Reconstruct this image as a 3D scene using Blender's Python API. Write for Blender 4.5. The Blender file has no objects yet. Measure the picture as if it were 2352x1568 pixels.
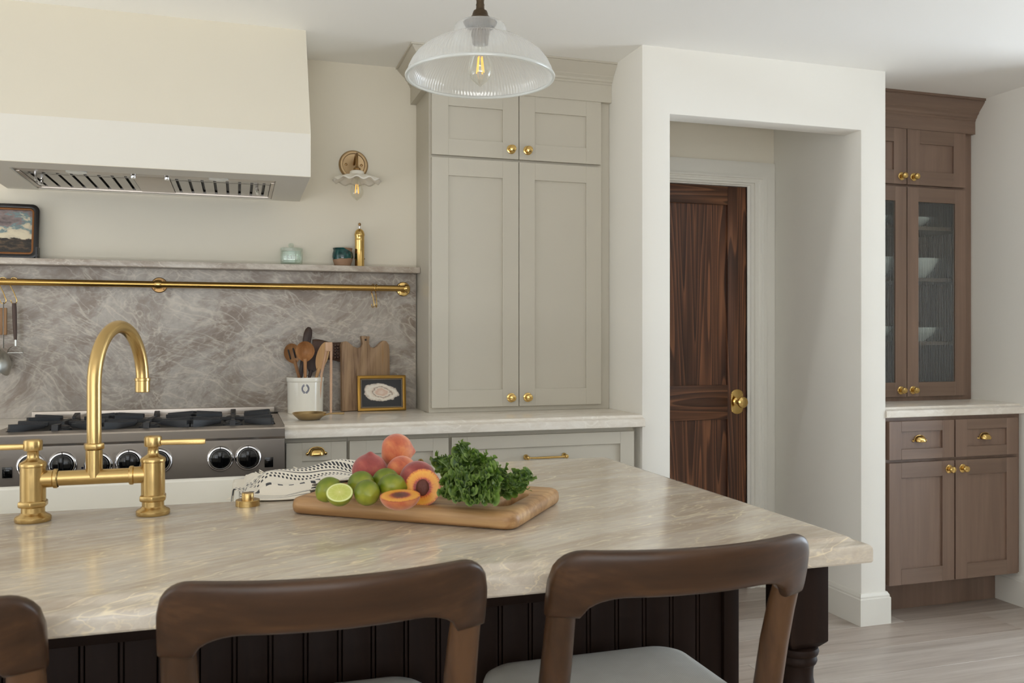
import bpy, bmesh, math, random
from mathutils import Vector, Matrix, noise
random.seed(7)
PI = math.pi
SC = bpy.context.scene
COL = SC.collection

# ------------------------------------------------------------------ camera
cam_d = bpy.data.cameras.new('camera'); cam = bpy.data.objects.new('camera', cam_d); COL.objects.link(cam)
cam.location = (0, 0, 1.2626); cam.rotation_euler = (PI/2, 0, -0.3041)
cam_d.sensor_width = 36; cam_d.lens = 2008.51/2352*36; cam_d.shift_y = -10.43/2352
cam_d.clip_start = 0.05
cam_d.dof.use_dof = True; cam_d.dof.focus_distance = 2.4; cam_d.dof.aperture_fstop = 9.0
SC.camera = cam

# ------------------------------------------------------------------ world, daylight, added ceiling fill, exposure
w = bpy.data.worlds.new('world'); SC.world = w; w.use_nodes = True
w.node_tree.nodes['Background'].inputs[0].default_value = (0.80, 0.90, 1.0, 1)
w.node_tree.nodes['Background'].inputs[1].default_value = 1.0
def window_light(name, loc, rot, sx, sy, power, col):
    l = bpy.data.lights.new(name, 'AREA'); l.shape = 'RECTANGLE'; l.size = sx; l.size_y = sy
    l.energy = power; l.color = col
    o = bpy.data.objects.new(name, l); COL.objects.link(o); o.location = loc; o.rotation_euler = rot
    return o
window_light('daylight_right', (5.72, 1.7, 1.2), (0, PI/2, 0), 2.1, 2.3, 72, (0.72, 0.86, 1.0))     # glazed door in the right wall
window_light('daylight_left', (-3.32, 1.8, 1.2), (0, -PI/2, 0), 2.1, 2.0, 9, (1.0, 0.98, 0.95))       # glazed door in the left wall
window_light('daylight_rear', (-0.9, -3.14, 1.5), (PI/2, 0, 0), 4.2, 1.7, 26, (0.97, 0.97, 0.96))       # windows behind the camera
window_light('sunlit_terrace_right', (7.0, 1.7, 0.05), (PI, 0, 0), 2.4, 3.4, 230, (0.92, 0.96, 1.0))   # added upward light, no real source; brightens the ceiling through the right door
window_light('sunlit_terrace_left', (-4.6, 1.8, 0.05), (PI, 0, 0), 2.4, 3.4, 75, (1.0, 0.985, 0.96))   # added ceiling fill shining up through the left door
window_light('sunlit_terrace_rear', (-0.9, -4.5, 0.05), (PI, 0, 0), 4.6, 2.4, 355, (1.0, 0.99, 0.97))   # added fill behind the camera, aimed up at the ceiling through the rear windows
SC.view_settings.view_transform = 'Standard'; SC.view_settings.look = 'None'
SC.view_settings.exposure = 0.48; SC.view_settings.gamma = 1.0
SC.view_settings.use_curve_mapping = False

SC.cycles.max_bounces = 9; SC.cycles.diffuse_bounces = 6; SC.cycles.glossy_bounces = 3; SC.cycles.transmission_bounces = 4; SC.cycles.transparent_max_bounces = 16
SC.cycles.use_adaptive_sampling = True; SC.cycles.adaptive_threshold = 0.06; SC.cycles.adaptive_min_samples = 16
SC.cycles.caustics_reflective = False; SC.cycles.caustics_refractive = False

# ------------------------------------------------------------------ helpers
def lin(c):
    return tuple((x/12.92 if x <= .04045 else ((x+.055)/1.055)**2.4) for x in (v/255 for v in c))
def rgba(c): return (*lin(c), 1)

class MB:
    def __init__(s): s.v = []; s.f = []; s.m = []; s.mi = 0; s.uv = {}
    def add(s, vs, fs):
        b = len(s.v); s.v += [tuple(p) for p in vs]
        for f in fs: s.f.append([i+b for i in f]); s.m.append(s.mi)
        return b
    def box(s, x0, x1, y0, y1, z0, z1):
        s.add([(x0,y0,z0),(x1,y0,z0),(x1,y1,z0),(x0,y1,z0),(x0,y0,z1),(x1,y0,z1),(x1,y1,z1),(x0,y1,z1)],
              [(0,3,2,1),(4,5,6,7),(0,1,5,4),(1,2,6,5),(2,3,7,6),(3,0,4,7)]); return s
    def prism(s, pts, axis, a0, a1):
        n = len(pts)
        def mk(p, a):
            return {'x':(a,p[0],p[1]),'y':(p[0],a,p[1]),'z':(p[0],p[1],a)}[axis]
        s.add([mk(p,a0) for p in pts]+[mk(p,a1) for p in pts],
              [tuple(range(n))[::-1], tuple(range(n,2*n))]+[(i,(i+1)%n,n+(i+1)%n,n+i) for i in range(n)]); return s
    def lathe(s, prof, M=None, seg=32, a0=0, a1=2*PI, rf=None):
        M = M or Matrix(); full = abs(a1-a0-2*PI) < 1e-6; na = seg if full else seg+1
        vs = []
        for k in range(na):
            a = a0+(a1-a0)*k/seg
            for (r,z) in prof:
                rr = r*(rf(a,z) if rf else 1)
                vs.append(M @ Vector((rr*math.cos(a), rr*math.sin(a), z)))
        n = len(prof); fs = []
        for k in range(seg):
            k2 = (k+1) % na
            for j in range(n-1): fs.append((k*n+j, k2*n+j, k2*n+j+1, k*n+j+1))
        s.add(vs, fs); return s
    def tube(s, pts, r, seg=12, cap=True, closed=False, sx=1.0):
        pts = [Vector(p) for p in pts]; n = len(pts)
        rr = r if isinstance(r,(list,tuple)) else [r]*n
        vs = []; up = None
        for i in range(n):
            if closed: t = pts[(i+1)%n]-pts[i-1]
            else: t = pts[min(i+1,n-1)]-pts[max(i-1,0)]
            t.normalize()
            if up is None:
                up = Vector((0,0,1)) if abs(t.z) < .9 else Vector((1,0,0))
            up = (up-t*up.dot(t)); up.normalize()
            sd = t.cross(up)
            for k in range(seg):
                a = 2*PI*k/seg
                vs.append(pts[i]+up*(math.cos(a)*rr[i]*sx)+sd*(math.sin(a)*rr[i]))
        fs = []
        for i in range(n if closed else n-1):
            j = (i+1) % n
            for k in range(seg): fs.append((i*seg+k,i*seg+(k+1)%seg,j*seg+(k+1)%seg,j*seg+k))
        if cap and not closed: fs += [tuple(range(seg))[::-1], tuple(range((n-1)*seg,n*seg))]
        s.add(vs, fs); return s
    def loft(s, loops, cap=True):
        n = len(loops[0]); vs = [p for l in loops for p in l]; fs = []
        for i in range(len(loops)-1):
            for k in range(n): fs.append((i*n+k,i*n+(k+1)%n,(i+1)*n+(k+1)%n,(i+1)*n+k))
        if cap: fs += [tuple(range(n))[::-1], tuple(range((len(loops)-1)*n,len(loops)*n))]
        s.add(vs, fs); return s
    def grid(s, nu, nv, fn, wrap=False):
        b = len(s.v); vs = []; fs = []
        for i in range(nu+1):
            for j in range(nv+1):
                vs.append(fn(i/nu, j/nv)); s.uv[b+len(vs)-1] = (i/nu, j/nv)
        for i in range(nu):
            for j in range(nv): fs.append((i*(nv+1)+j,(i+1)*(nv+1)+j,(i+1)*(nv+1)+j+1,i*(nv+1)+j+1))
        s.add(vs, fs); return s
    def sweep(s, path, prof, closed=False, cap=True):
        # path: 2D points; prof: (offset to the right of travel, z)
        P = [Vector(p) for p in path]; n = len(P); loops = []
        for i in range(n):
            d0 = (P[i]-P[i-1]).normalized() if (closed or i > 0) else None
            d1 = (P[(i+1)%n]-P[i]).normalized() if (closed or i < n-1) else None
            if d0 is None: d0 = d1
            if d1 is None: d1 = d0
            n0 = Vector((d0.y,-d0.x)); n1 = Vector((d1.y,-d1.x))
            m = (n0+n1); m = m/(m.dot(n0)) if m.length > 1e-6 else n0
            loops.append([(P[i].x+m.x*o, P[i].y+m.y*o, z) for (o,z) in prof])
        k = len(prof); vs = [p for l in loops for p in l]; fs = []
        for i in range(n if closed else n-1):
            j = (i+1) % n
            for q in range(k-1): fs.append((i*k+q,j*k+q,j*k+q+1,i*k+q+1))
        if cap and not closed: fs += [tuple(range(k)), tuple(range((n-1)*k,n*k))[::-1]]
        s.add(vs, fs); return s

ORG = {}
def build(mb, name, mats, parent=None, loc=None, bev=0, bseg=2, ang=35, merge=True, sub=0, label=None):
    if not isinstance(mats,(list,tuple)): mats = [mats]
    if parent is not None: o0 = ORG[parent.name]
    elif loc is not None: o0 = Vector(loc)
    else:
        xs,ys,zs = zip(*mb.v); o0 = Vector(((min(xs)+max(xs))/2,(min(ys)+max(ys))/2,min(zs)))
    me = bpy.data.meshes.new(name)
    me.from_pydata([Vector(p)-o0 for p in mb.v], [], mb.f)
    for p,i in zip(me.polygons, mb.m): p.material_index = i
    if mb.uv:
        ul = me.uv_layers.new(name='UVMap')
        for lp in me.loops: ul.data[lp.index].uv = mb.uv.get(lp.vertex_index,(0,0))
    bm = bmesh.new(); bm.from_mesh(me)
    if merge: bmesh.ops.remove_doubles(bm, verts=bm.verts, dist=1e-6)
    bmesh.ops.recalc_face_normals(bm, faces=bm.faces)
    if bev:
        ed = [e for e in bm.edges if len(e.link_faces) == 2 and e.calc_face_angle(0) > .5]
        bmesh.ops.bevel(bm, geom=ed, offset=bev, segments=bseg, profile=.5, affect='EDGES', clamp_overlap=True)
    bm.to_mesh(me); bm.free()
    for p in me.polygons: p.use_smooth = True
    me.set_sharp_from_angle(angle=math.radians(ang))
    for m in mats: me.materials.append(m)
    o = bpy.data.objects.new(name, me); COL.objects.link(o)
    if parent is not None: o.parent = parent; ORG[o.name] = o0
    else: o.location = o0; ORG[o.name] = o0
    if sub:
        md = o.modifiers.new('subdivision','SUBSURF'); md.levels = sub; md.render_levels = sub
    if label: o['label'] = label
    return o
def tag(o, label, cat, group=None):
    o['label'] = label; o['category'] = cat
    if group: o['group'] = group
    return o
def thing(name, loc, label, cat, group=None):
    o = bpy.data.objects.new(name, None); COL.objects.link(o); o.location = loc; o.empty_display_size = .05
    ORG[o.name] = Vector(loc); return tag(o, label, cat, group)
def struct(o, label, cat=None):
    o['kind'] = 'structure'; o['label'] = label; o['category'] = cat or o.name.split('_')[0].split('.')[0]; return o
def share(src, parent, off=(0,0,0)):
    c = src.copy(); COL.objects.link(c); c.parent = parent; c.location = src.location+Vector(off); return c
def copy_tree(o, parent=None):
    c = o.copy(); COL.objects.link(c); c.parent = parent
    for ch in o.children: copy_tree(ch, c)
    return c
def frame(origin, direction, up=(0,0,1)):
    z = Vector(direction).normalized(); u = Vector(up)
    if abs(z.dot(u)) > .99: u = Vector((1,0,0))
    x = u.cross(z).normalized(); y = z.cross(x)
    M = Matrix((x,y,z)).transposed().to_4x4(); M.translation = Vector(origin); return M
def arc(cx, cy, r, a0, a1, n):
    return [(cx+r*math.cos(a0+(a1-a0)*k/n), cy+r*math.sin(a0+(a1-a0)*k/n)) for k in range(n+1)]
def rrect(x0, x1, y0, y1, r, n=6):
    return arc(x1-r,y0+r,r,-PI/2,0,n)+arc(x1-r,y1-r,r,0,PI/2,n)+arc(x0+r,y1-r,r,PI/2,PI,n)+arc(x0+r,y0+r,r,PI,1.5*PI,n)
def smooth01(t):
    t = max(0,min(1,t)); return t*t*(3-2*t)

# ------------------------------------------------------------------ materials
class NT:
    def __init__(s, name):
        s.mat = bpy.data.materials.new(name); s.mat.use_nodes = True
        s.t = s.mat.node_tree; s.b = s.t.nodes['Principled BSDF']; s.out = s.t.nodes['Material Output']
    def n(s, typ, ins=None, **pr):
        nd = s.t.nodes.new('ShaderNode'+typ)
        for k,v in pr.items(): setattr(nd,k,v)
        for k,v in (ins or {}).items():
            if isinstance(v, bpy.types.NodeSocket): s.t.links.new(v, nd.inputs[k])
            else: nd.inputs[k].default_value = v
        return nd
    def set(s, **kw):
        for k,v in kw.items():
            k = k.replace('_',' ')
            if isinstance(v, bpy.types.NodeSocket): s.t.links.new(v, s.b.inputs[k])
            else: s.b.inputs[k].default_value = v
        return s
    def ramp(s, fac, stops, interp='LINEAR'):
        r = s.n('ValToRGB', {0: fac}); r.color_ramp.interpolation = interp
        e = r.color_ramp.elements
        while len(e) < len(stops): e.new(.5)
        for q,(p,c) in zip(e, stops): q.position = p; q.color = (c,c,c,1) if isinstance(c,(int,float)) else rgba(c)
        return r.outputs[0]
    def math(s, op, a, b=0.0, c=None):
        ins = {0:a, 1:b}
        if c is not None: ins[2] = c
        return s.n('Math', ins, operation=op).outputs[0]
    def mix(s, f, a, b, blend='MIX'):
        nd = s.n('Mix', data_type='RGBA', blend_type=blend)
        for i,v in ((0,f),(6,a),(7,b)):
            if isinstance(v, bpy.types.NodeSocket): s.t.links.new(v, nd.inputs[i])
            else: nd.inputs[i].default_value = v if i == 0 else (rgba(v) if len(v) == 3 else v)
        return nd.outputs[2]
    def coord(s, scale=(1,1,1), rot=(0,0,0), src='Object', loc=(0,0,0)):
        tc = s.n('TexCoord'); return s.n('Mapping', {'Vector':tc.outputs[src],'Scale':scale,'Rotation':rot,'Location':loc}).outputs[0]
    def noise(s, vec, scale, detail=4, rough=.55, dist=0.0):
        return s.n('TexNoise', {'Vector':vec,'Scale':scale,'Detail':detail,'Roughness':rough,'Distortion':dist})
    def bump(s, h, strength=.2, dist=.002):
        return s.n('Bump', {'Height':h,'Strength':strength,'Distance':dist}).outputs[0]

def plain(name, c, rough=.5, metal=0.0, spec=.5, bump=0, bscale=300, var=0.0, **kw):
    m = NT(name); m.set(Base_Color=rgba(c), Roughness=rough, Metallic=metal, Specular_IOR_Level=spec)
    if bump or var:
        v = m.coord()
        if bump:
            n = m.noise(v, bscale, 3); m.set(Normal=m.bump(n.outputs[0], bump, .001))
        if var:
            n2 = m.noise(v, 3.0, 4); dk = tuple(x*(1-var) for x in c)
            m.set(Base_Color=m.mix(n2.outputs[0], c, dk))
    for k,v in kw.items(): m.set(**{k:v})
    return m.mat

def brushed(name, c, rough=.28, axis='z', amt=.12, metal=1.0):
    m = NT(name); sc = {'x':(4,260,260),'y':(260,4,260),'z':(260,260,4)}[axis]
    n = m.noise(m.coord(sc), 1.0, 2)
    r = m.n('MapRange', {0:n.outputs[0],1:.3,2:.7,3:rough-amt/2,4:rough+amt/2}).outputs[0]
    m.set(Base_Color=rgba(c), Metallic=metal, Roughness=r); return m.mat

def wood(name, dark, mid, light, axis='z', scale=1.0, rough=.45, contrast=1.0, coat=0.0, fine=1.0, spec=.5):
    m = NT(name); k = {'x':(.35,6,6),'y':(6,.35,6),'z':(6,6,.35)}[axis]
    k = tuple(q*scale for q in k)
    v = m.coord(k)
    w1 = m.noise(v, 1.5, 5, .6, .9)
    w2 = m.noise(m.coord(tuple(q*7*fine for q in k)), 1.5, 3, .6, .2)
    w3 = m.noise(m.coord(tuple(q*.35 for q in k)), 2.0, 2)
    a = m.math('ADD', m.math('MULTIPLY', w1.outputs[0], .55), m.math('MULTIPLY', w2.outputs[0], .25))
    a = m.math('ADD', a, m.math('MULTIPLY', w3.outputs[0], .2))
    h = .5-.16/contrast; H = .5+.16/contrast
    c = m.ramp(a, [(h,dark),(.5,mid),(H,light)])
    m.set(Base_Color=c, Roughness=rough, Normal=m.bump(w2.outputs[0], .12, .001), Coat_Weight=coat, Coat_Roughness=.25, Specular_IOR_Level=spec)
    return m.mat

def pine(name, dark, mid, light, axis='z', rough=.4):
    m = NT(name)
    def v(a, b): return m.coord({'z':(a,a,b),'x':(b,a,a)}[axis])
    w0 = m.noise(v(3.2,.16), 1.6, 2, .5, .2)                    # slow drift of the growth rings
    rings = m.math('FRACT', m.math('MULTIPLY', w0.outputs[0], 22.0))
    rings = m.ramp(rings, [(0,.15),(.55,.6),(.85,1.0),(.93,.2),(1.0,.15)])
    f = m.noise(v(120,3.0), 1.0, 3); f2 = m.noise(v(28,.8), 1.0, 3)
    a = m.math('ADD', m.math('MULTIPLY', rings, .38), m.math('ADD', m.math('MULTIPLY', f.outputs[0], .32), m.math('MULTIPLY', f2.outputs[0], .42)))
    c = m.ramp(a, [(.32,dark),(.56,mid),(.8,light)])
    m.set(Base_Color=c, Roughness=rough, Normal=m.bump(f.outputs[0], .12, .001)); return m.mat

def stone(name, lightc, basec, brownc, veinc, rot=(0,0,.25), rough=.2, stretch=3.2, brown=.5, sc=1.0, vein=.8, warp=.3, brot=None):
    m = NT(name)
    c0 = m.coord((sc,sc,sc), rot)
    wn = m.noise(c0, 1.3, 2, .5)
    wv = m.n('VectorMath', {0:wn.outputs['Color'],1:(.5,.5,.5)}, operation='SUBTRACT').outputs[0]
    wv = m.n('VectorMath', {0:wv,'Scale':warp}, operation='SCALE').outputs[0]
    c1 = m.n('VectorMath', {0:c0,1:wv}, operation='ADD').outputs[0]
    c2 = m.n('Mapping', {'Vector':c1,'Scale':(1.0,stretch,stretch)}).outputs[0]
    cb = c2 if brot is None else m.n('Mapping', {'Vector':m.n('Mapping', {'Vector':c1,'Rotation':brot}).outputs[0],'Scale':(1.0,stretch*.7,stretch*.7)}).outputs[0]
    big = m.noise(c1, 2.4, 5, .62, .3)
    col = m.ramp(big.outputs[0], [(.3,basec),(.5,lightc),(.68,basec)])
    br = m.noise(cb, 1.7, 7, .66, .25)
    col = m.mix(m.ramp(br.outputs[0], [(.45,0.0),(.60,brown)]), col, brownc)
    fine = m.noise(c2, 14, 4, .7, .2)
    col = m.mix(m.ramp(fine.outputs[0], [(.36,.30),(.58,0.0)]), col, brownc)
    col = m.mix(m.ramp(fine.outputs[0], [(.56,0.0),(.75,.35)]), col, veinc)
    for s_,wd,amt,off in ((1.7,.0065,vein,(0,0,0)),(3.4,.010,vein*.8,(3,1,2)),(7.0,.016,vein*.4,(7,5,1))):
        cc = m.n('Mapping', {'Vector':c2,'Location':off}).outputs[0]
        nz = m.noise(cc, s_, 3.5, .5, .2)
        d = m.math('ABSOLUTE', m.math('SUBTRACT', nz.outputs[0], .5))
        f = m.n('MapRange', {0:d,1:0.0,2:wd,3:amt,4:0.0}).outputs[0]
        f = m.math('MULTIPLY', f, m.ramp(big.outputs[0] if s_ < 3 else wn.outputs[0], [(.38,.15),(.55,1.0)]))
        col = m.mix(f, col, veinc)
    m.set(Base_Color=col, Roughness=rough, Specular_IOR_Level=.5); return m.mat

def crinkled_stone(name, rough=.3):
    m = NT(name)
    c0 = m.coord()
    wn = m.noise(c0, 1.4, 2, .5)
    wv = m.n('VectorMath', {0:wn.outputs['Color'],1:(.5,.5,.5)}, operation='SUBTRACT').outputs[0]
    c1 = m.n('VectorMath', {0:c0,1:m.n('VectorMath', {0:wv,'Scale':.5}, operation='SCALE').outputs[0]}, operation='ADD').outputs[0]
    def turned(rot, st, loc=(0,0,0)):
        a = m.n('Mapping', {'Vector':c1,'Rotation':(0,rot,0),'Location':loc}).outputs[0]
        return m.n('Mapping', {'Vector':a,'Scale':(1,st,st)}).outputs[0]
    big = m.noise(c1, 2.6, 7, .66, .3)
    col = m.ramp(big.outputs[0], [(.32,(144,131,119)),(.46,(166,155,143)),(.56,(180,172,162)),(.7,(154,142,129))])
    br = m.noise(turned(.55,2.4), 2.3, 8, .70, .3)
    col = m.mix(m.ramp(br.outputs[0], [(.47,0.0),(.55,.55),(.65,.9)]), col, (116,95,77))
    gr = m.noise(c1, 26, 4, .7)
    col = m.mix(m.ramp(gr.outputs[0], [(.35,.30),(.55,0.0)]), col, (126,112,98))
    for rot,st,sc,wd,amt,loc,det in ((-.45,3.4,1.9,.022,.85,(0,0,0),3),(-.35,4.0,4.2,.030,.75,(3,1,2),3),(.65,2.4,3.4,.026,.55,(5,2,7),3.5),(.1,1.8,9.0,.05,.40,(1,6,3),3)):
        nz = m.noise(turned(rot,st,loc), sc, det, .55, .15)
        d = m.math('ABSOLUTE', m.math('SUBTRACT', nz.outputs[0], .5))
        f = m.math('POWER', m.n('MapRange', {0:d,1:0.0,2:wd,3:1.0,4:0.0}).outputs[0], 2.2)
        f = m.math('MULTIPLY', m.math('MULTIPLY', f, amt*.72), m.ramp(gr.outputs[0], [(.3,.45),(.6,1.0)]))
        col = m.mix(f, col, (212,202,186))
    m.set(Base_Color=col, Roughness=rough); return m.mat

def thin_glass(name, tint, clear=.8, gloss=1.0, diff=0.0, rough=.03, diffc=(235,238,236)):
    m = NT(name); t = m.t; t.nodes.remove(m.b)
    tr = m.n('BsdfTransparent', {0:rgba(tint)}); gl = m.n('BsdfGlossy', {'Color':(1,1,1,1),'Roughness':rough})
    lw = m.n('LayerWeight', {'Blend':.5}); f = m.math('ADD', .04*gloss, m.math('MULTIPLY', m.math('POWER', lw.outputs['Facing'], 4.0), .55*gloss))
    base = tr.outputs[0]
    if diff:
        df = m.n('BsdfDiffuse', {0:rgba(diffc)}); tl = m.n('BsdfTranslucent', {0:rgba(diffc)})
        dm = m.n('MixShader', {0:.5,1:df.outputs[0],2:tl.outputs[0]})
        base = m.n('MixShader', {0:diff,1:base,2:dm.outputs[0]}).outputs[0]
    mx = m.n('MixShader', {0:f,1:base,2:gl.outputs[0]})
    t.links.new(mx.outputs[0], m.out.inputs[0]); return m.mat

M_wall = plain('wall_paint', (233,230,222), .75, spec=.25, bump=.05, bscale=220)
M_hood = plain('hood_plaster', (227,220,204), .75, spec=.25, bump=.05, bscale=220)
M_ceil = plain('ceiling_paint', (243,242,238), .85, spec=.2, bump=.08, bscale=160)
M_trim = plain('trim_paint', (226,223,214), .4)
M_cab = plain('greige_cabinet_paint', (194,188,174), .42, spec=.4)
M_gap = plain('dark_gap', (60,56,50), .8)
M_stone = stone('quartzite_counter', (208,199,185), (192,180,164), (168,150,129), (236,221,190), (0,0,-.42), .16, 6.0, .55, .9, .95, .2)
M_stone_b = stone('quartzite_backcounter', (232,226,216), (221,213,200), (202,188,170), (243,238,228), (0,0,.2), .2, 3.0, .3, 1.0, .6)
M_splash = crinkled_stone('quartzite_backsplash')
M_ledge = stone('quartzite_ledge', (202,193,181), (184,173,160), (150,132,115), (224,216,202), (0,-.3,0), .25, 2.6, .6, 2.2, .6)
M_brass = plain('satin_brass', (198,168,112), .27, 1.0)
M_brass_h = M_brass
M_rail = plain('rail_brass', (188,152,88), .22, 1.0)
M_gold = plain('polished_brass', (218,184,116), .12, 1.0)
M_aged = plain('aged_brass', (150,118,78), .32, 1.0)
M_bronze = plain('dark_bronze', (96,82,66), .4, 1.0, var=.2)
M_steel = brushed('brushed_steel', (190,181,172), .34, 'x', .03)
M_steel_f = plain('filter_steel', (175,170,164), .3, 1.0)
M_chrome = plain('chrome', (225,225,228), .06, 1.0)
M_black = plain('black_plastic', (12,12,13), .12)
M_iron = plain('cast_iron', (38,39,42), .45, bump=.3, bscale=500, spec=.6)
M_dark = plain('dark_shadow_metal', (30,28,27), .5)
M_porc = plain('white_fireclay', (232,229,220), .15)
M_pantry = wood('umber_birch_vertical', (103,82,68), (121,98,83), (138,114,98), 'z', .55, .4, .9, .25)
M_pantry_h = wood('umber_birch_horizontal', (99,79,66), (117,95,80), (134,111,95), 'x', .55, .4, .9, .25)
M_island = wood('dark_walnut_stain', (26,17,12), (36,24,18), (46,31,23), 'z', .6, .55, .9, 0, spec=.12)
M_doorv = pine('stained_pine_vertical', (44,25,16), (86,53,36), (134,88,58), 'z')
M_doorh = pine('stained_pine_horizontal', (44,25,16), (82,51,34), (126,84,56), 'x')
M_stool = wood('stool_ash', (50,32,18), (64,42,25), (84,58,36), 'x', .8, .36, 1.7, 0, spec=.4)
M_stool_v = wood('stool_ash_leg', (54,36,21), (70,47,29), (90,63,40), 'z', .8, .36, 1.7, 0, spec=.4)
M_board = wood('acacia_board', (138,100,62), (172,132,88), (198,160,114), 'x', 1.3, .42, 1.7)

# ------------------------------------------------------------------ room dimensions
YW, YN, YD = 3.787, 3.195, 3.85            # range wall, niche wall front, pantry-door wall
XN, XO1, XO2, XP, XR = 1.551, 1.675, 2.605, 2.734, 3.514
ZC, ZO = 2.4356, 2.168
XL, YR, XE = -3.2, -3.0, 5.6   # left wall, rear wall, right wall of the wider part of the room
ZK = .9506                                  # back worktops
ZI = .914                                   # island worktop

# floor: oak planks on a sub-floor
fl = bpy.data.objects.new('floor', None); COL.objects.link(fl); ORG['floor'] = Vector((0,0,0))
struct(fl, 'pale greige oak plank floor', 'floor')
build(MB().box(XL,XE+.1,YR,YD+.1,-.06,-.012), 'subfloor', M_gap, fl)
def floor_mat(k):
    m = NT('oak_plank_%d' % k)
    c = [((150,136,124),(170,157,146),(184,172,162)),((138,124,112),(158,145,134),(174,162,151)),((158,146,136),(178,167,157),(192,182,173))][k]
    v = m.coord((.5,7,1), loc=(k*3.1,k*1.7,0)); n = m.noise(v, 2.2, 6, .62, 1.2)
    f = m.noise(m.coord((4,150,1)), 1.0, 3)
    a = m.math('ADD', m.math('MULTIPLY', n.outputs[0], .75), m.math('MULTIPLY', f.outputs[0], .25))
    m.set(Base_Color=m.ramp(a, [(.34,c[0]),(.5,c[1]),(.66,c[2])]), Roughness=.42, Normal=m.bump(f.outputs[0], .1, .001)); return m.mat
FM = [floor_mat(k) for k in range(3)]
pl_me = {}
row = 0; y = YD-.02-.67
ys = []
yy = 3.18+.235*3
while yy > -1.2: ys.append(yy); yy -= .235
rr = random.Random(3)
for y1 in ys:
    y0 = y1-.235; x = XL+rr.uniform(-1.6,0)
    if abs(y1-3.18) < .01: x = 3.24-1.83*4
    while x < XE:
        x1 = x+1.83; k = rr.randrange(3)
        a, b = max(x,XL), min(x1,XE)
        if b-a > .02:
            o = build(MB().box(a+.0004,b-.0004,y0+.0004,min(y1,YD)-.0004,-.012,0), 'plank', FM[k], fl, bev=.0008, bseg=1)
        x = x1

# walls
w = MB(); w.box(XL-.12,XN+.02,YW,YW+.12,0,ZC); w.box(XP-.02,XR+.12,YW,YW+.12,0,ZC)
w.box(XN,1.800,YD,YD+.1,0,ZC); w.box(2.449,XP,YD,YD+.1,0,ZC); w.box(1.80,2.449,YD,YD+.1,2.02,ZC)
struct(build(w, 'wall_back', M_hood), 'cream painted wall behind the range', 'wall')
w = MB()
# niche wall: one continuous front with the opening cut out, returns and soffit
zt_ = YN+.108
w.add([(XN,YN,0),(XO1,YN,0),(XO1,YN,ZO),(XO2,YN,ZO),(XO2,YN,0),(XP,YN,0),(XP,YN,ZC),(XN,YN,ZC)], [(0,1,2,3,4,5,6,7)])
w.add([(XN,YN,0),(XN,YN,ZC),(XN,YD,ZC),(XN,YD,0)], [(0,1,2,3)]); w.add([(XP,YN,0),(XP,YN,ZC),(XP,YD,ZC),(XP,YD,0)], [(0,1,2,3)])
w.add([(XO1,YN,0),(XO1,YN,ZO),(XO1,zt_,ZO),(XO1,zt_,ZC),(XO1,YD,ZC),(XO1,YD,0)], [(0,1,2,3,4,5)])
w.add([(XO2,YN,0),(XO2,YN,ZO),(XO2,zt_,ZO),(XO2,zt_,ZC),(XO2,YD,ZC),(XO2,YD,0)], [(0,1,2,3,4,5)])
w.add([(XO1,YN,ZO),(XO2,YN,ZO),(XO2,zt_,ZO),(XO1,zt_,ZO)], [(0,1,2,3)]); w.add([(XO1,zt_,ZO),(XO2,zt_,ZO),(XO2,zt_,ZC),(XO1,zt_,ZC)], [(0,1,2,3)])
w.add([(XN,YD,0),(XO1,YD,0),(XO1,YD,ZC),(XN,YD,ZC)], [(0,1,2,3)]); w.add([(XO2,YD,0),(XP,YD,0),(XP,YD,ZC),(XO2,YD,ZC)], [(0,1,2,3)])
struct(build(w, 'wall_niche', M_wall, bev=.0025), 'pale projecting wall with a square opening to the pantry door', 'wall')
# right: stub beside the hutch, then the room widens to a glazed wall
w = MB(); w.box(XR,XR+.12,2.75,YD+.1,0,ZC); w.box(XR+.12,XE,2.75,2.87,0,ZC)
struct(build(w, 'wall_right', M_wall), 'pale wall beside the brown cabinet', 'wall')
w = MB(); w.box(XE,XE+.12,YR,.55,0,ZC); w.box(XE,XE+.12,.55,2.87,2.25,ZC); w.box(XE,XE+.12,.55,2.87,0,.12)
struct(build(w, 'wall_far_right', M_wall), 'pale glazed wall of the wider room', 'wall')
w = MB(); w.box(XL-.12,XL,YR,.8,0,ZC); w.box(XL-.12,XL,2.8,YW,0,ZC); w.box(XL-.12,XL,.8,2.8,0,.1); w.box(XL-.12,XL,.8,2.8,2.25,ZC)
struct(build(w, 'wall_left', M_wall), 'cream painted wall at the left end', 'wall')
w = MB(); w.box(XL-.12,-3.0,YR-.12,YR,0,ZC); w.box(1.2,XE+.12,YR-.12,YR,0,ZC); w.box(-3.0,1.2,YR-.12,YR,0,.1); w.box(-3.0,1.2,YR-.12,YR,2.35,ZC)
struct(build(w, 'wall_rear', M_wall), 'cream painted wall behind the camera', 'wall')
struct(build(MB().box(XL-.12,XE+.12,YR-.12,YD+.1,ZC,ZC+.1), 'ceiling', M_ceil), 'flat white ceiling', 'ceiling')
M_frame = plain('window_frame_white', (225,223,216), .4)
def window(name, boxes, label):
    t = MB()
    for b in boxes: t.box(*b)
    o = build(t, name, M_frame); return struct(o, label, 'window')
xr = XE+.03
window('window_1', [(xr,xr+.05,.55,.62,.12,2.25),(xr,xr+.05,2.68,2.75,.12,2.25),(xr,xr+.05,1.61,1.69,.12,2.25),(xr,xr+.05,.55,2.75,2.18,2.25),(xr,xr+.05,.55,2.75,.12,.22)], 'white framed glazed door in the far right wall')
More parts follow.
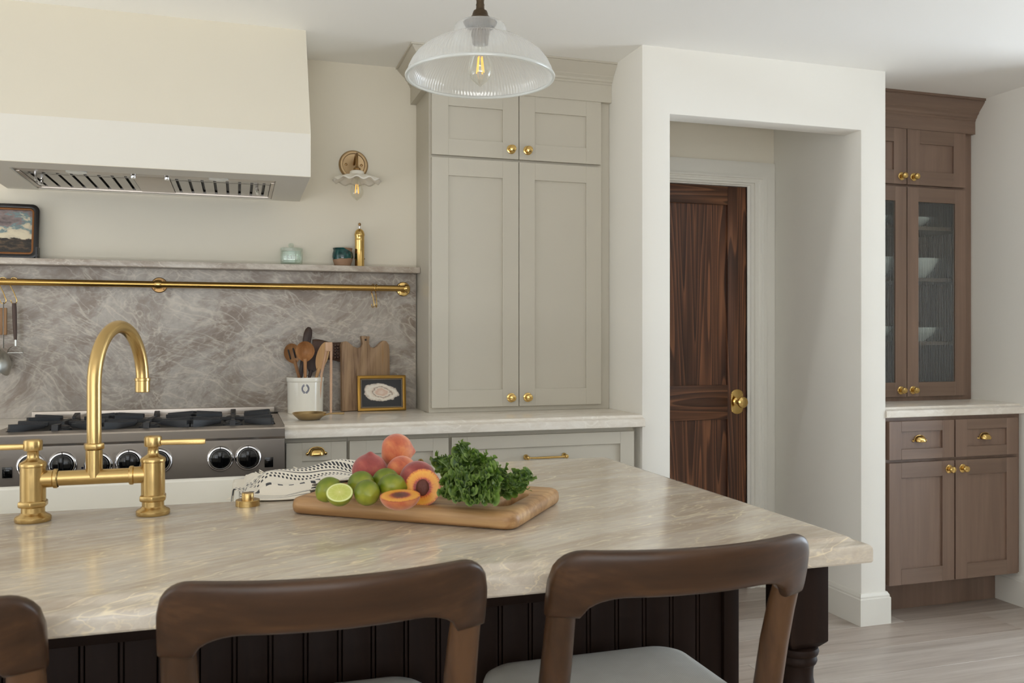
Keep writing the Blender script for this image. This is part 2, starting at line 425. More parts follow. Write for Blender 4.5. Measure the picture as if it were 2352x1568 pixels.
window('window_2', [(-3.0,-2.94,YR-.08,YR-.03,.1,2.35),(1.14,1.2,YR-.08,YR-.03,.1,2.35),(-1.63,-1.57,YR-.08,YR-.03,.1,2.35),(-.23,-.17,YR-.08,YR-.03,.1,2.35),(-3.0,1.2,YR-.08,YR-.03,2.29,2.35),(-3.0,1.2,YR-.08,YR-.03,.1,.2)], 'white framed window behind the camera')
window('window_3', [(XL-.08,XL-.03,.8,.86,.1,2.25),(XL-.08,XL-.03,2.74,2.8,.1,2.25),(XL-.08,XL-.03,1.77,1.83,.1,2.25),(XL-.08,XL-.03,.8,2.8,2.19,2.25),(XL-.08,XL-.03,.8,2.8,.1,.2)], 'white framed glazed door in the left wall')

# baseboards
bb = [(0,0),(.016,0),(.016,.115),(.012,.118),(.012,.126),(.005,.139),(0,.14)]
struct(build(MB().sweep([(XO2,YD-.02),(XO2,YN),(XP,YN),(XP,3.34)], [(o,z) for o,z in bb]), 'baseboard_niche', M_trim, ang=25), 'white baseboard wrapping the end of the niche wall', 'baseboard')
struct(build(MB().sweep([(XR,3.338),(XR,2.752)], [(o,z) for o,z in bb]), 'baseboard_right', M_trim, ang=25), 'white baseboard along the right wall', 'baseboard')

# pantry door
d1 = bpy.data.objects.new('door_1', None); COL.objects.link(d1); d1.location = (2.125,YD,0); ORG['door_1'] = Vector((2.125,YD,0))
struct(d1, 'dark stained two-panel pine door with a brass knob', 'door')
yd0, yd1 = YD+.004, YD+.04
dl, dr, st = 1.802, 2.447, .105
build(MB().box(dr-st,dr,yd0,yd1,.01,2.016), 'stile', M_doorv, d1, bev=.0015)
build(MB().box(dl,dl+st,yd0,yd1,.01,2.016), 'stile', M_doorv, d1, bev=.0015)
for z0,z1 in ((1.924,2.016),(.851,1.022),(.01,.24)):
    build(MB().box(dl+st,dr-st,yd0+.0005,yd1,z0,z1), 'rail', M_doorh, d1, bev=.0015)
for z0,z1 in ((1.022,1.924),(.24,.851)):
    build(MB().box(dl+st,dr-st,yd0+.014,yd1-.008,z0,z1), 'panel', M_doorv, d1)
kx, kz = 2.392, .938
pp = arc(kx,kz+.0,.052,math.radians(52),math.radians(128),8)
pp = [(kx+.034,kz-.042),(kx+.034,kz+.042),(kx+.028,kz+.042)]+arc(kx,kz+.02,.042,math.radians(38),math.radians(142),10)+[(kx-.028,kz+.042),(kx-.034,kz+.042),(kx-.034,kz-.042),(kx-.028,kz-.042)]+arc(kx,kz-.02,.042,math.radians(218),math.radians(322),10)+[(kx+.028,kz-.042)]
plt = build(MB().prism(pp,'y',yd0-.006,yd0), 'knob_plate', M_gold, d1, bev=.0015, label='polished brass arched knob plate')
kn = MB().lathe([(0,0),(.022,0),(.022,.004),(.013,.008),(.0105,.02),(.012,.028),(.024,.036),(.0285,.046),(.027,.056),(.018,.062),(0,.063)], frame((kx,yd0-.005,kz),(0,-1,0)), 28)
build(kn, 'knob', M_gold, d1, label='polished brass oval door knob')
# flat header board and stepped casing round the door
t = MB(); t.box(XO1,XO2-.0005,YD-.012,YD,2.062,2.142); t.box(2.549,XO2-.0005,YD-.012,YD,0,2.062)
struct(build(t, 'trim_1', M_trim, bev=.001), 'flat painted board framing the pantry door', 'trim')
cs = [(0,YD+.02),(0,YD-.006),(.010,YD-.010),(.014,YD-.018),(.030,YD-.018),(.042,YD-.010),(.062,YD-.010),(.068,YD-.016),(.076,YD-.016),(.082,YD-.024),(.1,YD-.024),(.1,YD)]
t = MB()
pv = [(dr+.002+o, yv) for o,yv in cs]
t.add([(x,yv,0) for x,yv in pv]+[(x,yv,2.018+(x-dr-.002)*.5) for x,yv in pv], [(i,i+1,len(pv)+i+1,len(pv)+i) for i in range(len(pv)-1)])
ph = [(2.018+o*.5, yv) for o,yv in cs]
t.add([(1.70,yv,z) for z,yv in ph]+[(dr+.002+o,yv,z) for (z,yv),(o,_) in zip(ph,cs)], [(i,i+1,len(ph)+i+1,len(ph)+i) for i in range(len(ph)-1)])
struct(build(t, 'trim_2', M_trim, ang=20), 'stepped painted casing round the pantry door', 'trim')

# ------------------------------------------------------------------ range hood
hd = thing('range_hood', (-.299,3.49,1.833), 'large cream plaster range hood with a steel insert underneath', 'range hood')
hx0, hx1 = -.845, .25
ix0, ix1, iy0, iy1 = -.735, .134, 3.318, 3.775
hb = MB()
prof = [(YW,1.833),(3.196,1.833),(3.196,1.987),(3.431,ZC),(YW,ZC)]
vs = [(hx0,a,b) for a,b in prof]+[(hx1,a,b) for a,b in prof]
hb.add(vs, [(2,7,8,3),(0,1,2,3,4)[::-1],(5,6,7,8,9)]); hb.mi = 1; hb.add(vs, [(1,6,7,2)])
z0 = 1.833; zt = 1.852
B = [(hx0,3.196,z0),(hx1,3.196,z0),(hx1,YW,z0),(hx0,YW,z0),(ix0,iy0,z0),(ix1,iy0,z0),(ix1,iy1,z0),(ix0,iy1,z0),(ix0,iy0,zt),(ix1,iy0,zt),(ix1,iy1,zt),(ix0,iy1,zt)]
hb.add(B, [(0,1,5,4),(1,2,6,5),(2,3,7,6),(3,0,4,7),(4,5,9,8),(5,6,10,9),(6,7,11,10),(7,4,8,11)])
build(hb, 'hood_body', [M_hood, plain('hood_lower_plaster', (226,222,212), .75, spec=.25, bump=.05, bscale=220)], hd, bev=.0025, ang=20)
lp = MB(); lp.box(ix0+.001,ix1-.001,iy0+.001,3.40,1.839,1.850); lp.box(ix0+.001,ix1-.001,3.752,iy1-.001,1.837,1.850)
lp.box(ix0+.001,ix0+.014,3.40,3.752,1.837,1.850); lp.box(ix1-.014,ix1-.001,3.40,3.752,1.837,1.850)
lp.box(-.362,-.238,3.40,3.752,1.839,1.850)
build(lp, 'steel_liner', M_steel, hd, bev=.001)
build(MB().box(ix0+.01,ix1-.01,3.395,3.76,1.853,1.856), 'filter_back', M_dark, hd)
for fx0,fx1 in ((ix0+.016,-.364),(-.236,ix1-.016)):
    f = MB(); n = 8; pitch = (fx1-fx0)/n; g = .0105
    f.box(fx0,fx1,3.402,3.425,1.841,1.846); f.box(fx0,fx1,3.735,3.750,1.841,1.846); f.box(fx0,fx1,3.455,3.462,1.841,1.846)
    for k in range(n+1):
        a = fx0+pitch*k-pitch/2+g/2; b = a+pitch-g
        a = max(a,fx0); b = min(b,fx1); f.box(a,b,3.425,3.735,1.841,1.846)
    build(f, 'baffle_filter', M_steel_f, hd, merge=False)
    hx = fx0+.035 if fx0 < -.5 else fx1-.05
    build(MB().tube([(hx,3.47,1.842),(hx,3.47,1.822),(hx+.004,3.50,1.812),(hx+.006,3.54,1.818),(hx+.006,3.545,1.840)], .0045, 8), 'filter_handle', M_chrome, hd)
M_lens = plain('lamp_lens', (225,228,224), .08, spec=.8)
for lx in (-.536,-.066):
    build(MB().lathe([(0,-.001),(.020,-.002),(.026,-.003),(.034,-.003),(.034,.004)], frame((lx,3.362,1.8385),(0,0,1)), 28), 'lamp_lens', M_lens, hd)
for lx in (-.352,-.241):
    build(MB().lathe([(0,-.016),(.0085,-.016),(.0095,-.014),(.0095,-.004),(.011,-.003),(.011,0)], frame((lx,3.352,1.839),(0,0,1)), 20), 'control_knob', M_chrome, hd)

# ------------------------------------------------------------------ backsplash, ledge, rail
tag(build(MB().box(-1.9,.742,3.767,YW-.0005,ZK+.0005,1.536), 'backsplash', M_splash), 'veined taupe quartzite backsplash slab behind the range', 'backsplash')
tag(build(MB().box(-1.9,.7465,3.690,YW-.0005,1.5365,1.5605), 'stone_ledge', M_ledge, bev=.0015), 'narrow quartzite ledge shelf running below the hood', 'shelf')
rl = thing('utensil_rail', (-.3,3.715,1.44), 'long brass utensil rail mounted on the backsplash', 'rail')
ry, rz = 3.715, 1.470
build(MB().tube([(-1.7,ry,rz),(.690,ry,rz)], .0128, 20), 'rod', M_rail, rl)
def flange(x, mat, nm):
    build(MB().lathe([(0,0),(.031,0),(.031,.003),(.028,.006),(.016,.007),(.014,.012),(.012,.016),(.012,.04)], frame((x,3.767,rz),(0,-1,0)), 28), nm, mat, rl)
flange(-.299, M_aged, 'bracket_plate'); flange(.686, M_gold, 'end_flange')
build(MB().lathe([(0.0128,-.012),(.0165,-.012),(.018,-.006),(.0185,0),(.018,.006),(.0165,.012),(.0128,.012)], frame((-.299,ry,rz),(1,0,0)), 24), 'bracket_ring', M_gold, rl)
build(MB().lathe([(0,.016),(.010,.014),(.0165,.006),(.0178,0),(.0165,-.006),(.0128,-.010)], frame((.690,ry,rz),(1,0,0)), 24), 'end_ball', M_gold, rl)
for a in range(4):
    for x in (-.299,.686):
        aa = PI/4+a*PI/2
        build(MB().lathe([(0,.002),(.002,.0015),(.003,0)], frame((x+.024*math.cos(aa),3.7607,rz+.024*math.sin(aa)),(0,-1,0)), 10), 'screw', M_aged, rl)
def s_hook(x, label, twist=0.0, drop=.07):
    pts = []
    R = .0165
    for k in range(13):
        a = PI*1.15-k/12*PI*1.15+0.0
        pts.append((0, R*math.cos(a), R*math.sin(a)))
    top = pts
    p = [Vector(q) for q in top]
    y1 = p[-1].y
    p += [Vector((0,y1,-.01)), Vector((0,0,-drop*.55)), Vector((0,-.012,-drop))]
    for k in range(1,10):
        a = PI-(-1)*0+k/9*PI*1.05
        p.append(Vector((0,.000+.012*math.cos(a), -drop+.012*math.sin(a))))
    ct, sn = math.cos(twist), math.sin(twist)
    p = [Vector((x+q.x*ct-q.y*sn, ry+q.x*sn+q.y*ct, rz+q.z)) for q in p]
    return tag(build(MB().tube(p, .0019, 8), 's_hook', M_gold), label, 'hook', 'brass hooks on the rail')
s_hook(-.842, 'brass hook at the left frame edge holding a steel skimmer', 1.2)
s_hook(-.806, 'brass hook holding a dark-handled cheese slicer', 1.2)
s_hook(.548, 'empty brass hook, nearer the range of the right pair', .35)
s_hook(.562, 'empty brass hook, nearer the tall cabinet of the right pair', .05)
# hanging utensils
sk = thing('skimmer', (-.845,3.715,1.14), 'steel skimmer with split wooden handle hanging at the left edge', 'utensil')
M_hand = wood('beech_handle', (120,86,54), (146,108,70), (168,130,90), 'z', 2, .5)
M_wal = wood('walnut_handle', (52,34,26), (72,49,37), (92,66,50), 'z', 2, .45)
M_ste2 = plain('utensil_steel', (205,205,198), .32, 1.0)
build(MB().box(-.854,-.8425,3.708,3.720,1.27,1.372).box(-.8395,-.829,3.708,3.720,1.27,1.372), 'handle', M_hand, sk, bev=.002)
build(MB().box(-.8422,-.8398,3.709,3.719,1.22,1.394), 'tang', plain('tang_steel', (120,118,112), .45, 1.0), sk)
build(MB().lathe([(0,.022),(.03,.016),(.05,.004),(.056,0),(.0565,.002),(.05,.007),(.03,.019),(0,.025)], frame((-.846,3.712,1.170),(.93,-.22,.30)), 32), 'bowl', M_ste2, sk)
cs_ = thing('cheese_slicer', (-.806,3.715,1.20), 'cheese slicer with a dark walnut handle and steel bow', 'utensil')
build(MB().tube([(-.8055,3.715,1.39),(-.8045,3.715,1.37),(-.8025,3.715,1.30),(-.801,3.715,1.252)], [.0072,.008,.0075,.0055], 12), 'handle', M_wal, cs_)
build(MB().tube([(-.801,3.715,1.253),(-.801,3.715,1.228)], .0035, 10), 'shaft', M_ste2, cs_)
bow = MB()
for k in range(10):
    a = PI*k/10; b = PI*(k+1)/10
    P1 = (-.801+.026*math.cos(a), 1.203+.026*math.sin(a)); P2 = (-.801+.026*math.cos(b), 1.203+.026*math.sin(b))
    bow.add([(P1[0],3.705,P1[1]),(P2[0],3.705,P2[1]),(P2[0],3.725,P2[1]),(P1[0],3.725,P1[1])], [(0,1,2,3)])
build(bow, 'bow', M_ste2, cs_)
build(MB().tube([(-.827,3.715,1.203),(-.775,3.715,1.203)], .0012, 6), 'wire', M_ste2, cs_)

# ------------------------------------------------------------------ sconce
scn = thing('wall_sconce', (.4743,3.787,2.0), 'aged brass wall sconce with a white scalloped shade', 'sconce')
sx, sz = .4743, 2.0
build(MB().lathe([(0,.004),(.010,.008),(.030,.0085),(.046,.0095),(.048,.014),(.056,.014),(.0605,.010),(.0625,.004),(.0625,0)], frame((sx,YW,sz),(0,-1,0)), 48), 'backplate', plain('aged_brass_plate', (176,150,114), .36, 1.0), scn)
for dx in (-.032,.034):
    build(MB().lathe([(0,.004),(.004,.003),(.0055,0)], frame((sx+dx,YW-.0088,sz),(0,-1,0)), 14), 'screw', M_aged, scn)
shx, shy = .4738, 3.665
build(MB().tube([(sx+.002,YW-.008,sz+.002),(sx+.002,YW-.03,sz+.012),(sx+.004,3.735,sz+.028),(shx+.006,3.705,sz+.034),(shx+.002,3.68,sz+.025),(shx,shy,sz+.004),(shx,shy,1.962)], .0055, 12), 'arm', M_aged, scn)
build(MB().lathe([(0,.036),(.007,.036),(.010,.032),(.015,.028),(.0155,.020),(.018,.019),(.018,.012),(.0165,.011),(.0165,0)], frame((shx,shy,1.935),(0,0,1)), 28), 'lamp_holder', M_aged, scn)
def scal(a, z): return 1.0
sh = MB(); nseg = 96; rings = [(.019,.020,0),(.024,.020,0),(.0285,.0165,0),(.030,.009,0),(.033,.004,0),(.055,-.001,.15),(.075,-.008,.55),(.092,-.017,.9),(.1,-.022,1.0)]
vs = []; fs = []
for k in range(nseg):
    a = 2*PI*k/nseg; c = math.cos(11*a)
    for r,z,q in rings: vs.append((shx+r*(1+.02*q*c)*math.cos(a), shy+r*(1+.02*q*c)*math.sin(a), 1.933+z+q*.0055*c))
n = len(rings)
for k in range(nseg):
    k2 = (k+1) % nseg
    for j in range(n-1): fs.append((k*n+j,k2*n+j,k2*n+j+1,k*n+j+1))
sh.add(vs, fs)
shade = build(sh, 'scalloped_shade', plain('white_porcelain', (232,226,214), .3), scn, ang=60)
md = shade.modifiers.new('solid','SOLIDIFY'); md.thickness = .003
M_bulb = thin_glass('bulb_glass', (250,250,246), gloss=1.6, diff=.04)
M_fil = NT('filament'); M_fil.set(Base_Color=rgba((235,165,70)), Emission_Color=rgba((255,170,70)), Emission_Strength=1.2); M_fil = M_fil.mat
def bulb(c, s, parent):
    x,y,z = c
    build(MB().lathe([(.0125*s,0),(.0135*s,-.012*s),(.016*s,-.022*s),(.024*s,-.040*s),(.0275*s,-.056*s),(.0265*s,-.070*s),(.020*s,-.082*s),(.010*s,-.090*s),(.004*s,-.094*s),(0,-.098*s)], frame((x,y,z),(0,0,1)), 32), 'bulb', M_bulb, parent)
    for k in range(4):
        a = PI/4+k*PI/2
        build(MB().tube([(x+.005*s*math.cos(a),y+.005*s*math.sin(a),z-.030*s),(x+.0095*s*math.cos(a),y+.0095*s*math.sin(a),z-.066*s)], .0011*s, 6), 'filament', M_fil, parent)
    build(MB().lathe([(0,-.03*s),(.0045*s,-.028*s),(.006*s,-.01*s),(.012*s,0)], frame((x,y,z),(0,0,1)), 14), 'stem', M_bulb, parent)
bulb((shx,shy,1.926), 1.0, scn)

# ------------------------------------------------------------------ doors, knobs, pulls
def knob(x, y, z, parent, s=1.0, mat=None):
    build(MB().lathe([(0,0),(.0195*s,0),(.0195*s,.002),(.017*s,.0035),(.0095*s,.004),(.0075*s,.012),(.009*s,.016),(.0145*s,.020),(.0155*s,.025),(.013*s,.030),(.006*s,.0325),(0,.033)], frame((x,y,z),(0,-1,0)), 24), 'knob', mat or M_gold, parent)
def shaker(name, x0, x1, z0, z1, yf, th, sw, rw, parent, mv, mh, glass=False, rb=None, rt=None, rec=.009):
    rb = rb or rw; rt = rt or rw
    f = MB(); f.box(x0,x0+sw,yf,yf+th,z0,z1); f.box(x1-sw,x1,yf,yf+th,z0,z1)
    f.mi = 1; f.box(x0+sw,x1-sw,yf,yf+th,z0,z0+rb); f.box(x0+sw,x1-sw,yf,yf+th,z1-rt,z1)
    d = build(f, name, [mv,mh], parent, merge=False, bev=.0008, bseg=1)
    if not glass:
        build(MB().box(x0+sw-.004,x1-sw+.004,yf+rec,yf+th-.003,z0+rb-.004,z1-rt+.004), 'panel', mv, d)
    return d
def cup_pull(x, y, z, parent, wd=.056, mat=None):
    mat = mat or M_gold; c = MB(); W = wd/2
    loops = []
    for k in range(17):
        u = -1+2*k/16; e = (1-abs(u)**4)**.5 if abs(u) < 1 else 0
        L = []
        for j in range(9):
            a = PI/2*j/8
            L.append((x+W*u, y-.001-(.006+.019*math.sin(a))*max(e,.25), z-.014+.026*math.cos(a)*max(.45,e)+.0))
        loops.append(L)
    m = len(loops[0]); vs = [p for l in loops for p in l]
    c.add(vs, [(i*m+j,i*m+j+1,(i+1)*m+j+1,(i+1)*m+j) for i in range(16) for j in range(m-1)])
    o = build(c, 'cup_pull', mat, parent, ang=60)
    md = o.modifiers.new('solid','SOLIDIFY'); md.thickness = .002
    # rolled backplate arch and ears
    pts = [(x-W-.006,y-.002,z-.010)]+[(x+(W+.002)*math.cos(PI-PI*k/14)*1.0, y-.002, z-.012+.027*math.sin(PI-PI*k/14)**.55) for k in range(1,14)]+[(x+W+.006,y-.002,z-.010)]
    build(MB().tube(pts, .0022, 8), 'pull_rim', mat, o)
    for s_ in (-1,1):
        build(MB().lathe([(0,.006),(.004,.005),(.0065,0)], frame((x+s_*(W+.007),y,z-.009),(0,-1,0)), 14), 'ear', mat, o)
    return o
def bar_pull(x, y, z, parent, half=.085, mat=None):
    mat = mat or M_gold
    o = build(MB().tube([(x-half+.012,y-.026,z),(x-half*.6,y-.028,z-.001),(x,y-.0285,z-.001),(x+half*.6,y-.028,z-.001),(x+half-.012,y-.026,z)], [.0035,.0042,.005,.0042,.0035], 12), 'bar_pull', mat, parent)
    for s_ in (-1,1):
        build(MB().lathe([(0,.036),(.006,.034),(.0085,.028),(.0065,.021),(.0055,.010),(.010,.004),(.011,0)], frame((x+s_*(half-.006),y,z),(0,-1,0)), 18), 'post', mat, o)
    return o

# ------------------------------------------------------------------ tall greige cabinet on the counter
tc = thing('tall_cabinet', (1.15,3.65,ZK), 'tall greige four-door cabinet with crown standing on the back counter', 'cabinet')
cx0, cx1, cyf = .748, 1.5505, 3.522
build(MB().box(cx0,cx1,cyf,YW-.0005,ZK+.0003,2.34), 'carcass', M_cab, tc, bev=.001, bseg=1)
for (x0,x1,kx) in ((.756,1.1285,1.0955),(1.1315,1.505,1.1685)):
    d = shaker('door', x0,x1,.972,1.998,3.502,.0195,.07,.072,tc,M_cab,M_cab)
    knob(kx,3.502,1.008,d)
    d = shaker('door', x0,x1,2.009,2.281,3.502,.0195,.07,.068,tc,M_cab,M_cab)
    knob(kx,3.502,2.049,d)
fz = [(0,2.279),(.026,2.279),(.026,2.352),(.030,2.355),(.030,2.362),(.036,2.366),(.038,2.374),(.048,2.384),(.048,2.388),(.056,2.396),(.072,2.412),(.083,2.424),(.083,2.428),(.09,2.428),(.09,2.4352),(0,2.4352)]
build(MB().sweep([(cx0,YW-.001),(cx0,cyf),(cx1,cyf)], [(o,z) for o,z in fz]), 'crown', M_cab, tc, ang=25)

# ------------------------------------------------------------------ back worktops and base cabinets
def ogee(t, zt, ov=.020):
    zb = zt-t
    return [(-.014,zt),(-.008,zt-.0012),(-.004,zt-.005),(-.002,zt-.009),(.003,zt-.0115),(ov*.55,zt-.013),(ov*.9,zt-.016),(ov,zt-.021),(ov,zb+.002),(ov-.002,zb)]
def slab(name, path, prof, mat, label, cat, closed_edges=True):
    b = MB(); b.sweep(path, prof, closed=True)
    def ring(o, z):
        t = MB(); t.sweep(path, [(o,z),(o,z-.001)], closed=True); return [t.v[2*i] for i in range(len(path))]
    top = ring(*prof[0]); bot = ring(*prof[-1])
    b.add(top, [tuple(range(len(top)))]); b.add(bot, [tuple(range(len(bot)))[::-1]])
    return tag(build(b, name, mat, ang=28), label, cat)
# counter right of the range: moulded front edge only
def worktop(name, x0, x1, yf, yb, zt, th, mat, label):
    p = ogee(th, zt); b = MB()
    pts = [(yb,zt)]+[(yf-o+.020,z) for o,z in p]+[(yb,zt-th)]
    n = len(pts)
    b.add([(x0,a,z) for a,z in pts]+[(x1,a,z) for a,z in pts], [tuple(range(n)),tuple(range(n,2*n))[::-1]]+[(i,(i+1)%n,n+(i+1)%n,n+i) for i in range(n)])
    return tag(build(b, name, mat, ang=28), label, 'worktop')
worktop('back_worktop', .1585, XN-.0006, 3.166, YW-.0005, ZK, .046, M_stone_b, 'pale quartzite worktop right of the range under the tall cabinet')
worktop('back_worktop', -1.9, -.7575, 3.166, YW-.0005, ZK, .046, M_stone_b, 'pale quartzite worktop sliver left of the range')
ZB = ZK-.0465
def base_cab(x0, x1, label, fronts, group='greige base cabinets under the back counter'):
    t = thing('base_cabinet', ((x0+x1)/2,3.5,0), label, 'cabinet', group)
    b = MB(); b.box(x0,x1,3.222,YW-.001,.10,ZB); b.box(x0,x1,3.29,YW-.001,0,.10)
    build(b, 'carcass', M_cab, t, merge=False)
    for kind,fx0,fx1,fz0,fz1,sw,rt,pull in fronts:
        d = shaker(kind, fx0,fx1,fz0,fz1,3.202,.0195,sw,.06,t,M_cab,M_cab,rt=rt)
        if pull == 'cup': cup_pull((fx0+fx1)/2,3.202,.853,d,.05)
        if pull == 'bar': bar_pull((fx0+fx1)/2,3.2105,(fz1-.087 if fz1 > .8 else (fz0+fz1)/2),d)
    return t
base_cab(.1595,.3815, 'narrow greige base cabinet with a brass cup pull beside the range', [('door',.1645,.3765,.115,.885,.055,.066,'cup')])
base_cab(.3820,.7615, 'middle greige base cabinet behind the peaches', [('drawer',.3875,.756,.64,.885,.06,.048,'bar'),('drawer',.3875,.756,.115,.63,.06,.048,None)])
base_cab(.7620,1.5225, 'wide greige drawer cabinet with a long brass bar pull beside the niche wall', [('drawer',.768,1.5186,.64,.885,.06,.048,'bar'),('drawer',.768,1.5186,.115,.63,.06,.048,None)])
tag(build(MB().box(1.523,XN-.0006,3.262,3.30,0,ZB), 'filler_strip', M_cab), 'thin greige filler strip between drawer cabinet and niche wall', 'filler strip')

# ------------------------------------------------------------------ range
rg = thing('range', (-.299,3.45,0), 'stainless steel gas range with black knobs below the hood', 'range')
rx0, rx1 = -.756, .157
b = MB(); b.box(rx0,rx1,3.19,3.765,.10,.93); build(b, 'body', M_steel, rg)
build(MB().box(rx0+.002,rx1-.002,3.175,3.19,.10,.748), 'oven_door', M_dark, rg, bev=.003)
# control panel (slightly raked), bullnose
def xprism(pts, name, mat, bev=0.0):
    return build(MB().prism(pts,'x',rx0,rx1), name, mat, rg, bev=bev, ang=25)
xprism([(3.172,.762),(3.164,.764),(3.156,.902),(3.156,.908),(3.2,.908),(3.2,.762)], 'control_panel', M_steel)
xprism([(3.156,.9085),(3.143,.911),(3.136,.918),(3.134,.945),(3.137,.9495),(3.145,.9505),(3.2,.9505),(3.2,.9085)], 'bullnose', M_steel)
b = MB(); b.box(rx0,rx1,3.2,3.232,.935,.9505); b.box(rx0,rx0+.028,3.232,3.73,.935,.9505); b.box(rx1-.028,rx1,3.232,3.73,.935,.9505); b.box(rx0,rx1,3.69,3.73,.935,.9505)
build(b, 'cooktop_rim', M_steel, rg, merge=False)
build(MB().box(rx0+.028,rx1-.028,3.232,3.69,.93,.9375), 'burner_pan', M_dark, rg)
b = MB(); b.box(rx0+.006,rx1-.012,3.735,3.7655,.94,.976)
build(b, 'backguard', M_steel, rg, bev=.0015)
gw = (rx1-rx0-.064)/3
def bar(b, p0, p1, w0, w1, zt0, zt1, zb=.944):
    p0 = Vector(p0); p1 = Vector(p1); d = (p1-p0).normalized(); n = Vector((-d.y,d.x))
    q = [p0+n*w0/2,p0-n*w0/2,p1-n*w1/2,p1+n*w1/2]; z = [zt0,zt0,zt1,zt1]; zl = [zb,zb,zt1-.014,zt1-.014]
    b.add([(a.x,a.y,zz) for a,zz in zip(q,zl)]+[(a.x,a.y,zz) for a,zz in zip(q,z)], [(0,1,2,3)[::-1],(4,5,6,7),(0,1,5,4),(1,2,6,5),(2,3,7,6),(3,0,4,7)])
grs = []
for g in range(3):
    gx0 = rx0+.032+gw*g; gx1 = gx0+gw; gm = (gx0+gx1)/2
    if g == 0:
        b = MB()
        for s_ in (-1,1):
            ex = gm+s_*(gw/2-.006)
            for k in range(4):
                yk = 3.255+k*.132
                bar(b,(ex,yk-.012+.0*k),(gm+s_*.042,yk+(.05 if k%2 == 0 else -.02)),.017,.010,.974,.968)
                b.box(ex-.006,ex+.006,yk+.03,yk+.05,.944,.969)
            b.box(ex-.004,ex+.004,3.238,3.684,.950,.960)
        bar(b,(gm,3.238),(gm,3.325),.020,.012,.970,.966); bar(b,(gm,3.682),(gm,3.60),.020,.012,.974,.966)
        bar(b,(gm,3.46),(gm,3.39),.014,.010,.968,.966); bar(b,(gm,3.46),(gm,3.53),.014,.010,.968,.966)
        b.box(gx0+.004,gx1-.004,3.456,3.464,.950,.962)
        gr0 = build(b, 'grate', M_iron, rg, merge=False, bev=.0012, bseg=1)
        cap0 = build(MB().lathe([(0,.020),(.020,.020),(.026,.017),(.028,.012),(.034,.010),(.036,0)], frame((gm,3.355,.9375),(0,0,1)), 24), 'burner', M_iron, rg)
    else: share(gr0, rg, (gw*g,0,0)); share(cap0, rg, (gw*g,0,0))
    share(cap0, rg, (gw*g,.21,0))
def rknob(x, z):
    y0 = 3.1605
    k = build(MB().lathe([(.0445,0),(.0445,.004),(.042,.010),(.0375,.013),(.0355,.013),(.035,.004),(0,.004)], frame((x,y0,z),(0,-1,.06)), 40), 'bezel', M_chrome, rg)
    kb = build(MB().lathe([(0,.030),(.026,.030),(.031,.027),(.0335,.014),(.0345,.004)], frame((x,y0,z),(0,-1,.06)), 36), 'knob', M_black, rg)
    build(MB().box(x-.0075,x+.0075,y0-.042,y0-.028,z-.0285,z+.0285), 'grip', M_black, kb, bev=.003)
    build(MB().box(x-.001,x+.001,y0-.0145,y0-.0125,z+.036,z+.042), 'pointer', M_black, kb)
for x,z in ((-.635,.846),(-.544,.846),(-.437,.840),(-.3445,.846),(-.253,.846),(-.056,.846),(.035,.846)): rknob(x,z)
for x,z in ((-.705,.8275),(.104,.8265)):
    s1 = build(MB().box(x-.0145,x+.0145,3.1575,3.164,z-.0175,z+.0175), 'switch', M_black, rg, bev=.001)
    build(MB().box(x-.009,x+.009,3.1545,3.158,z-.011,z+.011), 'rocker', M_black, s1, bev=.002)
build(MB().lathe([(0,.003),(.003,.003),(.004,0)], frame((-.486,3.161,.833),(0,-1,0)), 14), 'indicator_light', plain('indicator_blue', (18,24,60), .1), rg)

# ------------------------------------------------------------------ things on the ledge
LZ = 1.5605
pf = thing('framed_landscape', (-.875,3.735,LZ), 'small landscape painting in a rounded black frame leaning on the ledge', 'painting')
def tilt(pts, z0, y0, ang):   # lean vertices back about the bottom front edge
    c,s_ = math.cos(ang), math.sin(ang); out = []
    for x,y,z in pts:
        dy,dz = y-y0, z-z0; out.append((x,y0+dy*c+dz*s_,z0-dy*s_+dz*c))
    return out
def ring_frame(outer, inner, y0, y1):
    n = len(outer); b = MB()
    b.add([(x,y0,z) for x,z in outer]+[(x,y0,z) for x,z in inner]+[(x,y1,z) for x,z in outer]+[(x,y1,z) for x,z in inner],
          [(i,(i+1)%n,n+(i+1)%n,n+i) for i in range(n)]+[(2*n+i,3*n+i,3*n+(i+1)%n,2*n+(i+1)%n) for i in range(n)]+
          [(i,2*n+i,2*n+(i+1)%n,(i+1)%n) for i in range(n)]+[(n+i,n+(i+1)%n,3*n+(i+1)%n,3*n+i) for i in range(n)])
    return b
px0, px1, pz0, pz1 = -1.03, -.726, LZ+.0015, LZ+.213
LA = .14
def lean(b, ang, z0, y0): b.v = tilt(b.v, z0, y0, ang); return b
y0 = 3.722
build(lean(ring_frame(rrect(px0,px1,pz0,pz1,.026,8), rrect(px0+.018,px1-.018,pz0+.016,pz1-.016,.016,8), y0, y0+.016), LA, LZ, y0), 'frame', plain('black_lacquer', (24,20,19), .25), pf, bev=.003)
build(lean(ring_frame(rrect(px0+.017,px1-.017,pz0+.015,pz1-.015,.016,8), rrect(px0+.025,px1-.025,pz0+.023,pz1-.023,.010,8), y0+.004, y0+.014), LA, LZ, y0), 'gilt_liner', plain('worn_gilt', (150,98,54), .4, .6, var=.35), pf, bev=.001)
m = NT('landscape_painting')
uvn = m.n('TexCoord').outputs['UV']; sp = m.n('SeparateXYZ', {0:uvn})
n1 = m.noise(m.n('Mapping', {'Vector':uvn,'Scale':(2.6,3.4,1)}).outputs[0], 1.5, 7, .6, .3)
n2 = m.noise(m.n('Mapping', {'Vector':uvn,'Scale':(5,9,1),'Location':(3,1,0)}).outputs[0], 1.6, 7, .65, .4)
